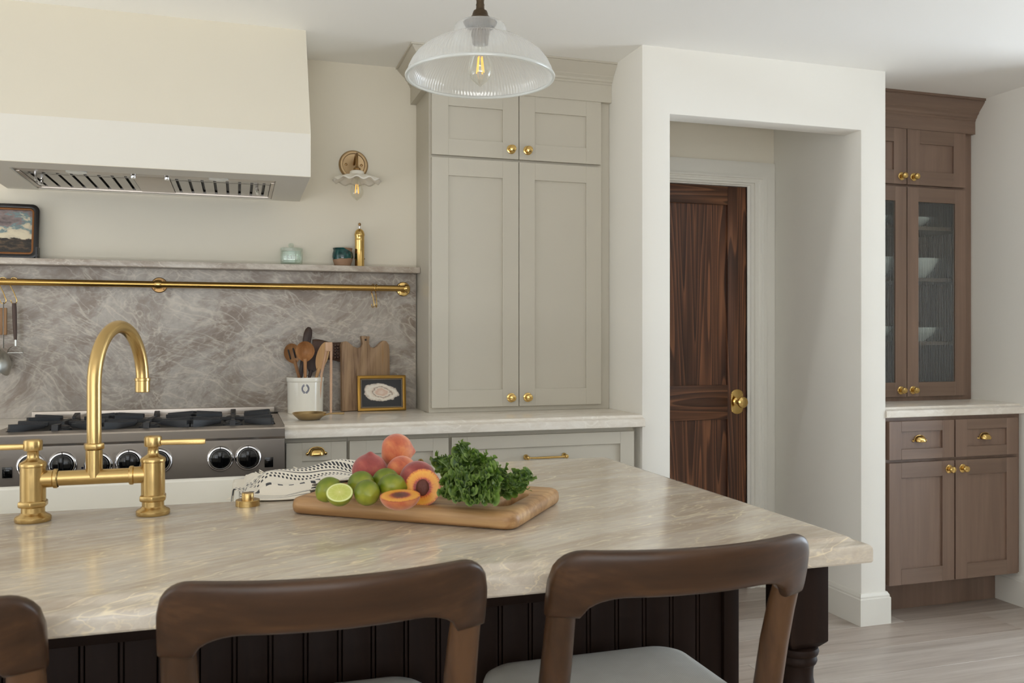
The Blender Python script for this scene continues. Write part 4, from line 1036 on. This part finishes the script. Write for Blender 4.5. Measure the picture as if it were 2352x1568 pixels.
# ------------------------------------------------------------------ fruit
def peach_mat(name, c):
    m = NT(name); v = m.coord((1,1,1)); n1 = m.noise(v, 16, 4, .6, .5); n2 = m.noise(v, 70, 3)
    a = m.math('ADD', m.math('MULTIPLY', n1.outputs[0], .85), m.math('MULTIPLY', n2.outputs[0], .15))
    m.set(Base_Color=m.ramp(a, c), Roughness=.62, Sheen_Weight=.35, Sheen_Roughness=.5, Subsurface_Weight=.06, Subsurface_Radius=(.01,.004,.002)); return m.mat
P_or = peach_mat('peach_orange', [(.3,(150,62,48)),(.45,(196,98,62)),(.6,(216,134,82)),(.75,(196,110,74))])
P_rd = peach_mat('peach_red', [(.3,(112,36,36)),(.48,(158,66,60)),(.62,(180,92,76)),(.78,(202,132,84))])
def lime_mat():
    m = NT('lime_skin'); v = m.coord(); n1 = m.noise(v, 14, 3); n2 = m.noise(v, 420, 2)
    m.set(Base_Color=m.ramp(n1.outputs[0], [(.34,(72,88,16)),(.5,(112,128,28)),(.66,(154,158,50))]), Roughness=.32, Normal=m.bump(n2.outputs[0], .25, .0008)); return m.mat
M_lime = lime_mat()
def fruit_mesh(R, kind, M, half=False):
    b = MB(); nu, nv = 40, 28; vs = []
    def P(i, j):
        th = PI*j/nv; ph = 2*PI*i/nu
        if half: th = PI/2*j/nv+PI/2     # lower half, cut face at local z = 0
        x = math.sin(th)*math.cos(ph); y = math.sin(th)*math.sin(ph); z = math.cos(th)
        r = 1.0
        if kind == 'peach':
            cr = math.exp(-((ph-PI)/.16)**2)*math.sin(th)*.05
            r -= cr; z2 = z*.95+.16*math.exp(-((th)/.22)**2)-.10*math.exp(-((PI-th)/.35)**2)*-1
            return M @ (Vector((x*r,y*r,z2))*R)
        z2 = z*1.10+(.10*math.exp(-(th/.25)**2))-(.08*math.exp(-((PI-th)/.25)**2))
        return M @ (Vector((x,y,z2))*R)
    for i in range(nu):
        for j in range(nv+1): vs.append(P(i,j))
    fs = [(i*(nv+1)+j,((i+1)%nu)*(nv+1)+j,((i+1)%nu)*(nv+1)+j+1,i*(nv+1)+j+1) for i in range(nu) for j in range(nv)]
    b.add(vs, fs); return b
def fruit(name, c, R, kind, axis, mat, label, cat, group):
    o = build(fruit_mesh(R, kind, frame(c, axis)), name, mat, loc=c, ang=80); return tag(o, label, cat, group)
GP = 'peaches piled on the cutting board'; GL = 'limes on the cutting board'
def at(D, u, v):  # metres: forward distance, and offsets right/up at that distance from the lens axis
    fx, fy = .2994, .9541
    x = (u-1176)/2008.51*D; z = 1.2626-(v-773.57)/2008.51*D
    return Vector((fx*D+fy*x, fy*D-fx*x, z))
fruit('peach', at(1.86,911,1035), .0365, 'peach', (1,-.15,-.05), P_or, 'topmost orange peach of the pile', 'peach', GP)
fruit('peach', at(1.80,849,1080), .0360, 'peach', (.03,-.1,1), P_rd, 'red peach at the left of the pile with its tip pointing up', 'peach', GP)
fruit('peach', at(1.81,922,1082), .0322, 'peach', (-.5,.6,.3), P_or, 'small orange peach tucked into the middle of the pile', 'peach', GP)
fruit('peach', at(1.755,960,1099), .0365, 'peach', (.2,.6,.4), P_rd, 'plum-red peach behind the halved peach', 'peach', GP)
fruit('lime', at(1.63,843,1131), .0240, 'lime', (.15,-1,-.1), M_lime, 'front whole lime showing its navel', 'lime', GL)
fruit('lime', at(1.705,829,1109), .0235, 'lime', (1,.3,.1), M_lime, 'dark green lime behind the front lime', 'lime', GL)
fruit('lime', at(1.655,901,1116), .0238, 'lime', (1,-.2,-.15), M_lime, 'bright lime between the front lime and the halved peach', 'lime', GL)
fruit('lime', at(1.735,887,1103), .0245, 'lime', (1,.1,-.2), M_lime, 'lime at the back nestled under the small middle peach', 'lime', GL)
fruit('lime', at(1.66,754,1124), .0230, 'lime', (.8,.3,.6), M_lime, 'leftmost lime tilted beside the cut lime', 'lime', GL)
# lime half: cut face up, tipped to the viewer
def radial(name, stops, spokes=0, base=1.0, R=.025, noise_amt=0.0, spoke_c=(225,228,170)):
    m = NT(name); uvn = m.n('TexCoord').outputs['UV']; sp = m.n('SeparateXYZ', {0:uvn})
    r = sp.outputs[0]
    if noise_amt:
        nz = m.noise(m.n('Mapping', {'Vector':uvn,'Scale':(1.2,26,1)}).outputs[0], 3, 4, .6); r = m.math('ADD', r, m.math('MULTIPLY', m.math('SUBTRACT', nz.outputs[0], .5), noise_amt))
    c = m.ramp(r, stops)
    if spokes:
        s_ = m.math('ABSOLUTE', m.math('SINE', m.math('MULTIPLY', sp.outputs[1], PI*spokes)))
        f = m.math('MULTIPLY', m.ramp(s_, [(.0,1.0),(.10,0.0)]), m.ramp(sp.outputs[0], [(.80,.8),(.86,0.0)]))
        c = m.mix(f, c, spoke_c)
    m.set(Base_Color=c, Roughness=.3); return m.mat
def half_fruit(name, c, R, kind, axis, skin, face, label, cat, group, pit=None, flat=1.0, roll=(0,0,1)):
    M = frame(c, axis, roll) @ Matrix.Diagonal((1,1,flat,1))
    zmin = 1e9
    body = fruit_mesh(R, kind, M, True)
    t = thing(name, c, label, cat, group)
    build(body, 'skin', skin, t, ang=80)
    f = MB()
    def fp(u, v):
        r = u*R; a = 2*PI*v
        return M @ Vector((r*math.cos(a), r*math.sin(a), .0004+(.0012*(1-u**4))/flat))
    f.grid(10, 48, fp); build(f, 'cut_face', face, t, merge=False, ang=80)
    if pit:
        pm = M @ Matrix.Translation((0,0,.001))
        b = MB()
        def pf_(u, v):
            a = 2*PI*v; th = PI*u
            rr_ = R*pit*(1+.10*noise.noise(Vector((u*9,v*14,3.1))))
            return pm @ Vector((rr_*math.sin(th)*math.cos(a), rr_*1.25*math.sin(th)*math.sin(a), rr_*.45*math.cos(th)))
        b.grid(14, 30, pf_); build(b, 'pit', plain('peach_pit', (92,44,30), .6, bump=.8, bscale=260), t, ang=70)
    return t
F_lime = radial('lime_flesh', [(0,(226,226,176)),(.08,(206,206,120)),(.5,(190,196,96)),(.84,(200,206,112)),(.88,(228,230,176)),(.96,(220,226,150)),(1.0,(120,146,50))], spokes=10)
F_peach = radial('peach_flesh', [(0,(70,20,24)),(.36,(112,26,30)),(.47,(176,60,40)),(.58,(226,146,52)),(.85,(234,168,62)),(.95,(220,134,54)),(1.0,(190,96,60))], noise_amt=.45)
half_fruit('lime_half', at(1.615,780,1131), .0245, 'lime', (-.08,-.56,.82), M_lime, F_lime, 'cut lime half showing its pale flesh at the front left of the board', 'lime', GL, flat=.95)
half_fruit('peach_half', at(1.655,971,1119), .0350, 'peach', (-.42,-.88,.20), P_or, F_peach, 'large halved peach standing with its stone facing the camera', 'peach', GP, pit=.36)
half_fruit('peach_slice', at(1.585,919,1138), .0365, 'peach', (-.05,-.13,1), P_or, F_peach, 'thick peach slice lying cut side up at the front', 'peach', GP, flat=.72)

# ------------------------------------------------------------------ kale
KM = NT('kale_leaf'); v = KM.coord(); n1 = KM.noise(v, 45, 4); uvn = KM.n('TexCoord').outputs['UV']; sp = KM.n('SeparateXYZ', {0:uvn})
ed = KM.math('ABSOLUTE', KM.math('MULTIPLY', KM.math('SUBTRACT', sp.outputs[1], .5), 2.0))
base = KM.ramp(n1.outputs[0], [(.3,(34,54,18)),(.5,(60,88,32)),(.7,(96,122,50))])
base = KM.mix(KM.ramp(ed, [(.8,0.0),(1.0,.6)]), base, (142,164,78))
base = KM.mix(KM.ramp(ed, [(.03,.8),(.09,0.0)]), base, (150,170,120))
KM.set(Base_Color=base, Roughness=.5, Subsurface_Weight=0.0)
tl = KM.n('BsdfTranslucent', {0:rgba((96,140,30))}); mx = KM.n('MixShader', {0:.22,1:KM.b.outputs[0],2:tl.outputs[0]})
KM.t.links.new(mx.outputs[0], KM.out.inputs[0]); KM = KM.mat
kb = thing('kale_bunch', (.47,1.70,BZ), 'bunch of curly green kale on the right of the cutting board', 'kale')
def kale_leaf(base, tip, width, lift, seed, curl=.5, up=(0,0,1)):
    B0 = Vector(base); T = Vector(tip); d = T-B0; L = d.length; d.normalize()
    u0 = Vector(up); sd = d.cross(u0).normalized(); nr = sd.cross(d).normalized()
    rs = random.Random(seed); ph = [rs.uniform(0,6.28) for _ in range(6)]; off = Vector((seed*3.7,seed*1.3,seed*.7))
    b = MB()
    def wid(u): return width*(math.sin(PI*min(1,u*.86+.10))**.6)*(.5+.5*smooth01(u*3))*(1+.12*math.sin(u*17+ph[0]))
    def spine(u): return B0+d*(L*u)+nr*(lift*math.sin(PI*u*.8)-.3*lift*u)
    def f(u, v):
        s_ = (v-.5)*2; a = abs(s_)
        q = spine(u)+sd*(s_*wid(u)*.62*(1-.2*curl*a))+nr*(curl*a*a*width*.3+.004*a*math.sin(u*31+ph[1]+s_))
        return q+noise.noise_vector(q*45+off)*(.004*a)
    b.grid(40, 14, f)
    def ribbon(side, v0, wr, amp, lam, ph0, tilt_):
        n = max(30, int(L*1.15/lam*9)); m_ = 5
        vs = []; base_i = len(b.v)
        for k in range(n+1):
            u = .04+.96*k/n
            root = f(u, .5+.5*side*v0)
            tipf = smooth01((u-.82)/.18)
            o = (sd*side*(1-tipf*.75)+d*(.25+tipf)).normalized()
            o = (o+nr*tilt_).normalized()
            al = d*(1-tipf)-sd*side*tipf
            p1 = 2*PI*L*u/lam+ph0+1.3*math.sin(u*11+ph0); p2 = p1*2.31+ph[2]
            env = .75+.35*math.sin(u*23+ph0*2)
            for r_ in range(m_+1):
                r = r_/m_
                q = root+o*(wr*env*r*(1-.25*r))+nr*(amp*r*math.sin(p1)+.45*amp*r*r*math.sin(p2))+al*(amp*.9*r*math.cos(p1+.6)+.4*amp*r*r*math.cos(p2))
                vs.append(q); b.uv[base_i+len(vs)-1] = (u, .5+.5*(.62+.38*r))
        fs = [(k*(m_+1)+q_,(k+1)*(m_+1)+q_,(k+1)*(m_+1)+q_+1,k*(m_+1)+q_+1) for k in range(n) for q_ in range(m_)]
        b.add(vs, fs)
    for side in (-1,1):
        ribbon(side, 1.0, .015, .0062, .0105, ph[3]+side, .1)
        ribbon(side, .72, .012, .0055, .0090, ph[4]+side*2, .9)
        ribbon(side, .38, .010, .0048, .0085, ph[5]+side*3, 1.5)
    build(b, 'leaf', KM, kb, merge=False, ang=180)
    st_ = [B0+d*(L*t)+nr*(lift*math.sin(PI*t*.8)-.3*lift*t+.0005) for t in (-.12,.1,.4,.75)]
    build(MB().tube(st_, [.0032,.0028,.002,.0008], 8), 'stem', M_stem, kb)
M_stem = plain('kale_stem', (138,158,104), .45)
def kp(D,u,v): return at(D,u,v)
KL = [ # base(D,u,v) tip(D,u,v) width lift seed
 ((1.72,1095,1110),(1.74,1053,1022),.026,.008,1),
 ((1.70,1085,1115),(1.68,1035,1065),.036,.016,2),
 ((1.68,1090,1125),(1.60,1022,1118),.040,.020,3),
 ((1.68,1085,1130),(1.59,1018,1148),.036,.016,4),
 ((1.66,1085,1120),(1.565,1050,1158),.042,.018,5),
 ((1.66,1085,1120),(1.555,1092,1163),.042,.018,6),
 ((1.66,1090,1120),(1.57,1128,1160),.034,.014,7),
 ((1.66,1080,1110),(1.57,1068,1128),.044,.026,8),
 ((1.66,1085,1105),(1.58,1105,1120),.044,.026,9),
 ((1.68,1080,1100),(1.62,1050,1092),.044,.024,10),
 ((1.69,1085,1095),(1.65,1088,1066),.038,.018,11),
 ((1.71,1085,1100),(1.72,1108,1046),.026,.010,12),
 ((1.69,1090,1105),(1.62,1135,1088),.036,.018,13),
 ((1.67,1095,1115),(1.60,1143,1122),.034,.016,14),
 ((1.72,1060,1110),(1.75,1003,1056),.026,.012,15),
 ((1.70,1110,1118),(1.69,1165,1090),.030,.012,16),
 ((1.70,1150,1135),(1.68,1222,1092),.030,.006,17),
 ((1.68,1150,1130),(1.66,1210,1122),.028,.010,18),
 ((1.70,1120,1125),(1.67,1180,1112),.030,.012,19),
 ((1.66,1070,1130),(1.58,1035,1135),.040,.022,20),
 ((1.65,1080,1125),(1.56,1078,1148),.042,.022,21),
]
for (b0,t0,wd,lf,sd_) in KL:
    B0 = kp(*b0); T0 = kp(*t0)
    B0.z = max(B0.z, BZ+.010); T0.z = max(T0.z, BZ+.012)
    kale_leaf(B0, T0, wd, lf, sd_, curl=.45, up=(-.2,-.6,.8))

# ------------------------------------------------------------------ towel
TM = NT('striped_towel'); uvn = TM.n('TexCoord').outputs['UV']; sp = TM.n('SeparateXYZ', {0:uvn})
U, V = sp.outputs[0], sp.outputs[1]
def band(lo, hi): 
    a = TM.math('GREATER_THAN', V, lo); b_ = TM.math('LESS_THAN', V, hi); return TM.math('MULTIPLY', a, b_)
def dash(freq, duty, ph=0.0):
    return TM.math('LESS_THAN', TM.math('FRACT', TM.math('ADD', TM.math('MULTIPLY', U, freq), ph)), duty)
pat = None
for lo,hi,fr,du,ph in ((.37,.385,40,.5,0),(.41,.45,36,.6,.1),(.457,.475,36,.5,.6),(.49,.498,1,2,0),(.52,.537,38,.5,.3),(.547,.567,38,.5,.8),(.70,.73,14,.45,.2),(.745,.775,14,.45,.7),(.86,.868,1,2,0),(.90,.908,1,2,0),(.94,.948,1,2,0)):
    p = TM.math('MULTIPLY', band(lo,hi), dash(fr,du,ph)); pat = p if pat is None else TM.math('MAXIMUM', pat, p)
wv_ = TM.noise(TM.coord((1,1,1)), 900, 2)
TM.set(Base_Color=TM.mix(pat, (228,220,204), (42,42,46)), Roughness=.9, Sheen_Weight=.2, Normal=TM.bump(wv_.outputs[0], .35, .001)); TM = TM.mat
tw = thing('tea_towel', (.17,2.1,ZI), 'white cotton tea towel with black woven stripes crumpled by the sink', 'towel')
b = MB()
def tf(u, v):
    # u along the towel (sink side to peaches), v from back to front
    x = -.002+.335*u+.05*(v-.5); y = 2.285-.36*v-.05*u+.05*u*v
    ridge = .30+.22*(1-u)                                        # the crest of the crumple runs slantwise
    z = ZI+.006+(.020+.016*smooth01(u*1.4))*math.exp(-((v-ridge)/.22)**2)
    z += .013*math.exp(-((v-.70-.08*math.sin(u*5))/.055)**2)*smooth01((.75-u)*3)
    z += .007*math.sin(v*26+u*6)*smooth01(v*5)*smooth01((1-v)*5)*(.4+.6*u)+.004*math.sin(u*15+v*9)
    y += .010*math.sin(u*9+v*3); x += .006*math.sin(v*14)
    dn = smooth01((.20-u)/.20); z -= dn*.062
    if v > .90: z = ZI+.003+(z-ZI-.003)*max(0,1-(v-.90)/.10)
    fl_ = ZI+.0025 if x > .020 else (.906 if x > -.010 else 0)
    q = Vector((x,y))-CB
    if abs(q.dot(e1)) < .245 and abs(q.dot(e2)) < .157: fl_ = BZ+.002
    return Vector((x,y,max(z,fl_)))
b.grid(70, 60, tf)
cl = build(b, 'cloth', TM, tw, merge=False, ang=180)
md = cl.modifiers.new('solid','SOLIDIFY'); md.thickness = .002; md.offset = 1
# folded end by the board
def fe(u, v):
    a = v*PI*5; x = .15+.10*u; r = .0055
    k = int(v*5); fr = v*5-k; zz = ZI+.006+.0062*(v*5); yy = 1.905+.012*math.cos(a)+.10*(1 if False else 0)*fr+.03*math.sin(u*2)
    return Vector((x+.004*math.sin(v*9), yy, zz))
SM = NT('striped_edge'); sp = SM.n('SeparateXYZ', {0:SM.n('TexCoord').outputs['UV']})
SM.set(Base_Color=SM.mix(SM.math('LESS_THAN', SM.math('FRACT', SM.math('MULTIPLY', sp.outputs[1], 9.0)), .38), (226,218,202), (44,44,48)), Roughness=.9)
b = MB(); b.grid(12, 60, fe); fo = build(b, 'folded_edge', SM.mat, tw, merge=False, ang=180)
md = fo.modifiers.new('solid','SOLIDIFY'); md.thickness = .0018
rt = random.Random(5)
M_fr = plain('fringe_cotton', (230,222,206), .9)
for k in range(30):
    t = k/29; x = .035+.255*t; y = 2.268-.030*t; z0 = tf(.12+.8*t,.02).z+.001
    p = [Vector((x,y,z0)), Vector((x+rt.uniform(-.008,.008),y+.006,z0+rt.uniform(.003,.008))), Vector((x+rt.uniform(-.016,.016),y+.014+rt.uniform(0,.010),z0+rt.uniform(-.002,.009)))]
    build(MB().tube(p, [.0012,.0010,.0016], 6), 'fringe', M_fr, tw)

# ------------------------------------------------------------------ pendant
PX, PY, PZ = .4898, 1.7852, 1.8175
pd = thing('pendant_lamp', (PX,PY,PZ), 'ribbed clear glass pendant lamp hanging over the island', 'pendant lamp')
M_shade = thin_glass('ribbed_glass', (250,251,250), gloss=1.1, diff=.40, rough=.1, diffc=(246,247,246))
prf = [(.036,.1085),(.046,.1075),(.0525,.1035),(.0550,.096),(.0556,.086),(.0565,.079),(.062,.0765),(.078,.0725),(.0949,.0655),(.114,.0545),(.1317,.0395),(.1430,.0245),(.1505,.009),(.1540,-.004)]
NR = 132
def rib(a, z): return 1+.0085*abs(math.sin(a*NR/2))**.8*(1 if z > .002 else .2)
b = MB(); b.lathe(prf, frame((PX,PY,PZ),(0,0,1)), NR*4, rf=rib)
build(b, 'glass_shade', M_shade, pd, ang=180)
b = MB(); b.lathe([(.1540,-.003),(.1575,-.0035),(.1587,-.006),(.1572,-.009),(.1525,-.0092),(.1505,-.006),(.1540,-.003)], frame((PX,PY,PZ),(0,0,1)), 96)
build(b, 'shade_rim', thin_glass('rim_glass', (244,247,245), gloss=1.1, diff=.6, rough=.1, diffc=(246,248,247)), pd, ang=60)
build(MB().lathe([(.030,.100),(.036,.1095),(.0215,.1105),(.0225,.1125),(.0225,.118),(.0205,.121),(.0175,.1225),(.0165,.128),(.0145,.1335),(.0095,.1365),(.0085,.143),(.0092,.147),(.0082,.150),(.0082,.156),(.0092,.158),(.0082,.160),(.0082,.19)], frame((PX,PY,PZ),(0,0,1)), 32), 'cap', M_bronze, pd)
build(MB().tube([(PX,PY,PZ+.185),(PX,PY,ZC-.02)], .0072, 16), 'rod', M_bronze, pd)
build(MB().lathe([(.0,0),(.055,0),(.052,-.012),(.03,-.02),(.01,-.028)], frame((PX,PY,ZC-.0005),(0,0,1)), 32), 'canopy', M_bronze, pd)
build(MB().lathe([(.019,.106),(.0195,.085),(.017,.073),(.0165,.064),(0,.064)], frame((PX,PY,PZ),(0,0,1)), 28), 'lamp_holder', M_bronze, pd)
bulb((PX,PY,PZ+.066), .95, pd)

# ------------------------------------------------------------------ brown pantry cabinets
py0 = 3.498
pu = thing('hutch_cabinet', (3.117,3.64,ZK), 'brown wood hutch with reeded glass doors on the pantry counter', 'cabinet')
ux0, ux1 = 2.7345, 3.5125
c = MB(); c.box(ux0,ux0+.02,py0,YW-.001,ZK+.0004,2.34); c.box(ux1-.02,ux1,py0,YW-.001,ZK+.0004,2.34); c.box(ux0+.02,ux1-.02,YW-.013,YW-.001,ZK+.0004,2.34)
c.box(ux0+.02,ux1-.02,py0,YW-.013,ZK+.0004,.985); c.box(ux0+.02,ux1-.02,py0,YW-.013,1.965,2.34)
c.box(ux1-.045,ux1-.02,py0,py0+.02,.985,1.965); c.box(ux0+.02,ux0+.045,py0,py0+.02,.985,1.965)
build(c, 'carcass', M_pantry, pu, merge=False)
for z in (1.24,1.555,1.81):
    build(MB().box(ux0+.021,ux1-.021,py0+.03,YW-.014,z-.018,z), 'shelf', M_pantry_h, pu)
M_reed = NT('reeded_glass'); t_ = M_reed.t; t_.nodes.remove(M_reed.b)
tr = M_reed.n('BsdfTransparent', {0:rgba((236,243,241))}); rf = M_reed.n('BsdfRefraction', {'Color':rgba((236,243,241)),'Roughness':.06,'IOR':1.3}); gl = M_reed.n('BsdfGlossy', {'Roughness':.08})
df = M_reed.n('BsdfDiffuse', {0:rgba((150,162,160))})
m1 = M_reed.n('MixShader', {0:.30,1:tr.outputs[0],2:rf.outputs[0]}); m3 = M_reed.n('MixShader', {0:.06,1:m1.outputs[0],2:df.outputs[0]})
lw = M_reed.n('LayerWeight', {'Blend':.5}); f_ = M_reed.math('ADD', .07, M_reed.math('MULTIPLY', M_reed.math('POWER', lw.outputs['Facing'], 2.0), .6))
m2 = M_reed.n('MixShader', {0:f_,1:m3.outputs[0],2:gl.outputs[0]}); t_.links.new(m2.outputs[0], M_reed.out.inputs[0]); M_reed = M_reed.mat
for i,(x0,x1,kx) in enumerate(((2.752,3.1005,3.066),(3.1055,3.4605,3.138))):
    d = shaker('door', x0,x1,.972,1.992,3.478,.0195,.066,.07,pu,M_pantry,M_pantry_h,glass=True)
    g0, g1 = x0+.063, x1-.063; nr_ = int((g1-g0)/.0095); b = MB(); ww = (g1-g0)/nr_
    pts = []
    for k in range(nr_):
        for q in range(5):
            a = PI*q/5; pts.append((g0+ww*k+ww*(.5-.5*math.cos(a)), 3.489-.0042*math.sin(a)))
    pts.append((g1,3.489))
    b.add([(x,y_v,1.039) for x,y_v in pts]+[(x,y_v,1.925) for x,y_v in pts], [(k,k+1,len(pts)+k+1,len(pts)+k) for k in range(len(pts)-1)])
    build(b, 'reeded_pane', M_reed, d, ang=60, label='reeded glass pane')
    knob(kx,3.478,1.004,d)
    d = shaker('door', x0,x1,2.004,2.275,3.478,.0195,.075,.068,pu,M_pantry,M_pantry_h)
    knob(kx+.004,3.478,2.041,d)
fz2 = [(0,2.273),(.026,2.273),(.026,2.336),(.030,2.340),(.030,2.346),(.037,2.352),(.040,2.362),(.050,2.372),(.050,2.377),(.058,2.386),(.074,2.404),(.085,2.418),(.085,2.424),(.092,2.424),(.092,2.4352),(0,2.4352)]
build(MB().sweep([(ux0,py0),(XR-.0008,py0)], [(o,z) for o,z in fz2]), 'crown', M_pantry_h, pu, ang=25)
pb_ = thing('pantry_base_cabinet', (3.117,3.45,0), 'brown wood base cabinet with two drawers and two doors by the right wall', 'cabinet')
c = MB(); c.box(ux0,ux1,3.216,YW-.001,.156,ZK-.047); c.box(ux0,XR-.017,3.338,YW-.001,0,.156)
build(c, 'carcass', M_pantry, pb_, merge=False)
for (x0,x1,kx) in ((2.7555,3.1140,3.084),(3.1220,3.4850,3.161)):
    d = shaker('drawer', x0,x1,.7154,.8864,3.196,.0195,.066,.046,pb_,M_pantry,M_pantry_h)
    cup_pull((x0+x1)/2-.008,3.205,.8055,d,.054)
    d = shaker('door', x0,x1,.158,.7013,3.196,.0195,.066,.068,pb_,M_pantry,M_pantry_h)
    knob(kx,3.196,.6627,d)
worktop('pantry_worktop', XP+.0006, XR-.0006, 3.187, YW-.0005, ZK, .046, M_stone_b, 'pale quartzite worktop between the brown hutch and its base')
# dishes behind the reeded glass
M_dish = plain('white_dish', (244,243,238), .2)
def bowl(x, y, z, r, h, label):
    prof = [(0,0),(r*.45,0),(r*.47,.004),(r*.8,h*.45),(r*.97,h*.85),(r,h),(r*.97,h),(r*.9,h*.75),(r*.72,h*.42),(r*.4,.008),(0,.007)]
    return tag(build(MB().lathe(prof, frame((x,y,z+.0004),(0,0,1)), 40), 'dish', M_dish), label, 'dish', 'white dishes in the hutch')
bowl(3.285,3.64,1.555,.115,.10, 'large white bowl behind the right reeded pane')
bowl(3.03,3.64,1.555,.115,.10, 'large white bowl behind the left reeded pane')
bowl(3.26,3.645,1.81,.10,.05, 'shallow white dish on the top shelf at the right')
bowl(3.0,3.645,1.81,.10,.05, 'shallow white dish on the top shelf at the left')
bowl(3.30,3.645,1.24,.10,.07, 'small white bowl on the lowest shelf at the right')
bowl(3.03,3.645,1.24,.10,.075, 'white bowl on the lowest shelf at the left')
bowl(3.24,3.655,.985,.10,.03, 'flat white dish on the hutch floor')

# ------------------------------------------------------------------ counter stools
M_seat = NT('oatmeal_weave'); v = M_seat.coord((1,1,1)); ck1 = M_seat.n('TexChecker', {'Vector':v,'Scale':420.0}); nz = M_seat.noise(v, 30, 3)
M_seat.set(Base_Color=M_seat.mix(M_seat.math('ADD', M_seat.math('MULTIPLY', ck1.outputs[1], .35), M_seat.math('MULTIPLY', nz.outputs[0], .4)), (216,215,210), (180,179,173)), Roughness=.95, Normal=M_seat.bump(ck1.outputs[1], .5, .001)); M_seat = M_seat.mat
def make_stool():
    t = thing('counter_stool', (0,0,0), '', 'stool', 'counter stools at the island')
    b = MB(); NXs = 44; lo = []
    hw = .212
    for k in range(NXs+1):
        s_ = -1+2*k/NXs
        x = hw*math.copysign(1-(1-abs(s_))**1.25, s_) if True else hw*s_
        ax = abs(x); r = .042
        d = max(0, ax-(hw-r)); top = .964-(r-math.sqrt(max(0,r*r-d*d)))
        if ax < .105: bot = .894
        elif ax < .168: bot = .894-.032*(1-math.sqrt(max(0,1-((ax-.105)/.063)**2)))
        else: bot = .862
        hh = (top-bot)/2; zc = (top+bot)/2
        y = -.228+.052*(ax/hw)**2
        ht = .0165*(1-.35*max(0,(ax-.19)/.022)**2)
        L = []
        for j in range(28):
            a = 2*PI*j/28; ca, sa = math.cos(a), math.sin(a)
            yy = ht*math.copysign(abs(ca)**.55,ca); zz = hh*math.copysign(abs(sa)**.55,sa)
            L.append((x, y+yy-(zc+zz-.9)*.28, zc+zz))
        lo.append(L)
    b.loft(lo); build(b, 'crest_rail', M_stool, t, ang=60)
    for s_ in (-1,1):
        p = [(s_*.188,-.166,.872),(s_*.187,-.155,.84),(s_*.186,-.138,.78),(s_*.187,-.118,.70),(s_*.19,-.112,.62),(s_*.195,-.130,.40),(s_*.205,-.175,.0)]
        build(MB().tube(p, [.0185,.0195,.0205,.021,.021,.019,.014], 16, sx=1.15), 'rear_leg', M_stool_v, t)
        p = [(s_*.185,.205,.60),(s_*.188,.208,.4),(s_*.20,.222,0)]
        build(MB().tube(p, [.019,.018,.013], 14), 'front_leg', M_stool_v, t)
        build(MB().tube([(s_*.197,-.135,.30),(s_*.193,.213,.30)], .010, 10), 'side_stretcher', M_stool, t)
        build(MB().tube([(s_*.191,-.10,.612),(s_*.19,.19,.612)], .017, 12), 'side_rail', M_stool, t)
    build(MB().tube([(-.192,.214,.24),(.192,.214,.24)], .012, 10), 'footrest', M_stool, t)
    build(MB().tube([(-.185,.20,.598),(.185,.20,.598)], .016, 10), 'front_rail', M_stool, t)
    b = MB(); lo = []
    for z,ins in ((.605,.010),(.612,.002),(.630,0),(.642,.004),(.650,.014),(.656,.034),(.6595,.07),(.661,.12)):
        lo.append([(x,y,z) for x,y in rrect(-.208+ins,.208-ins,-.135+ins,.238-ins,max(.06-ins*.3,.02),7)])
    b.loft(lo); build(b, 'seat', M_seat, t, ang=80)
    return t
st0 = make_stool()
for k,(x,y,lb) in enumerate(((.116,1.348,'centre wooden counter stool with an oatmeal upholstered seat'),(.634,1.348,'right-hand wooden counter stool with an upholstered seat, nearest the island post'),(-.432,1.348,'left wooden counter stool cut off by the frame edge'))):
    s_ = st0 if k == 0 else copy_tree(st0)
    s_.location = (x,y,0); s_['label'] = lb
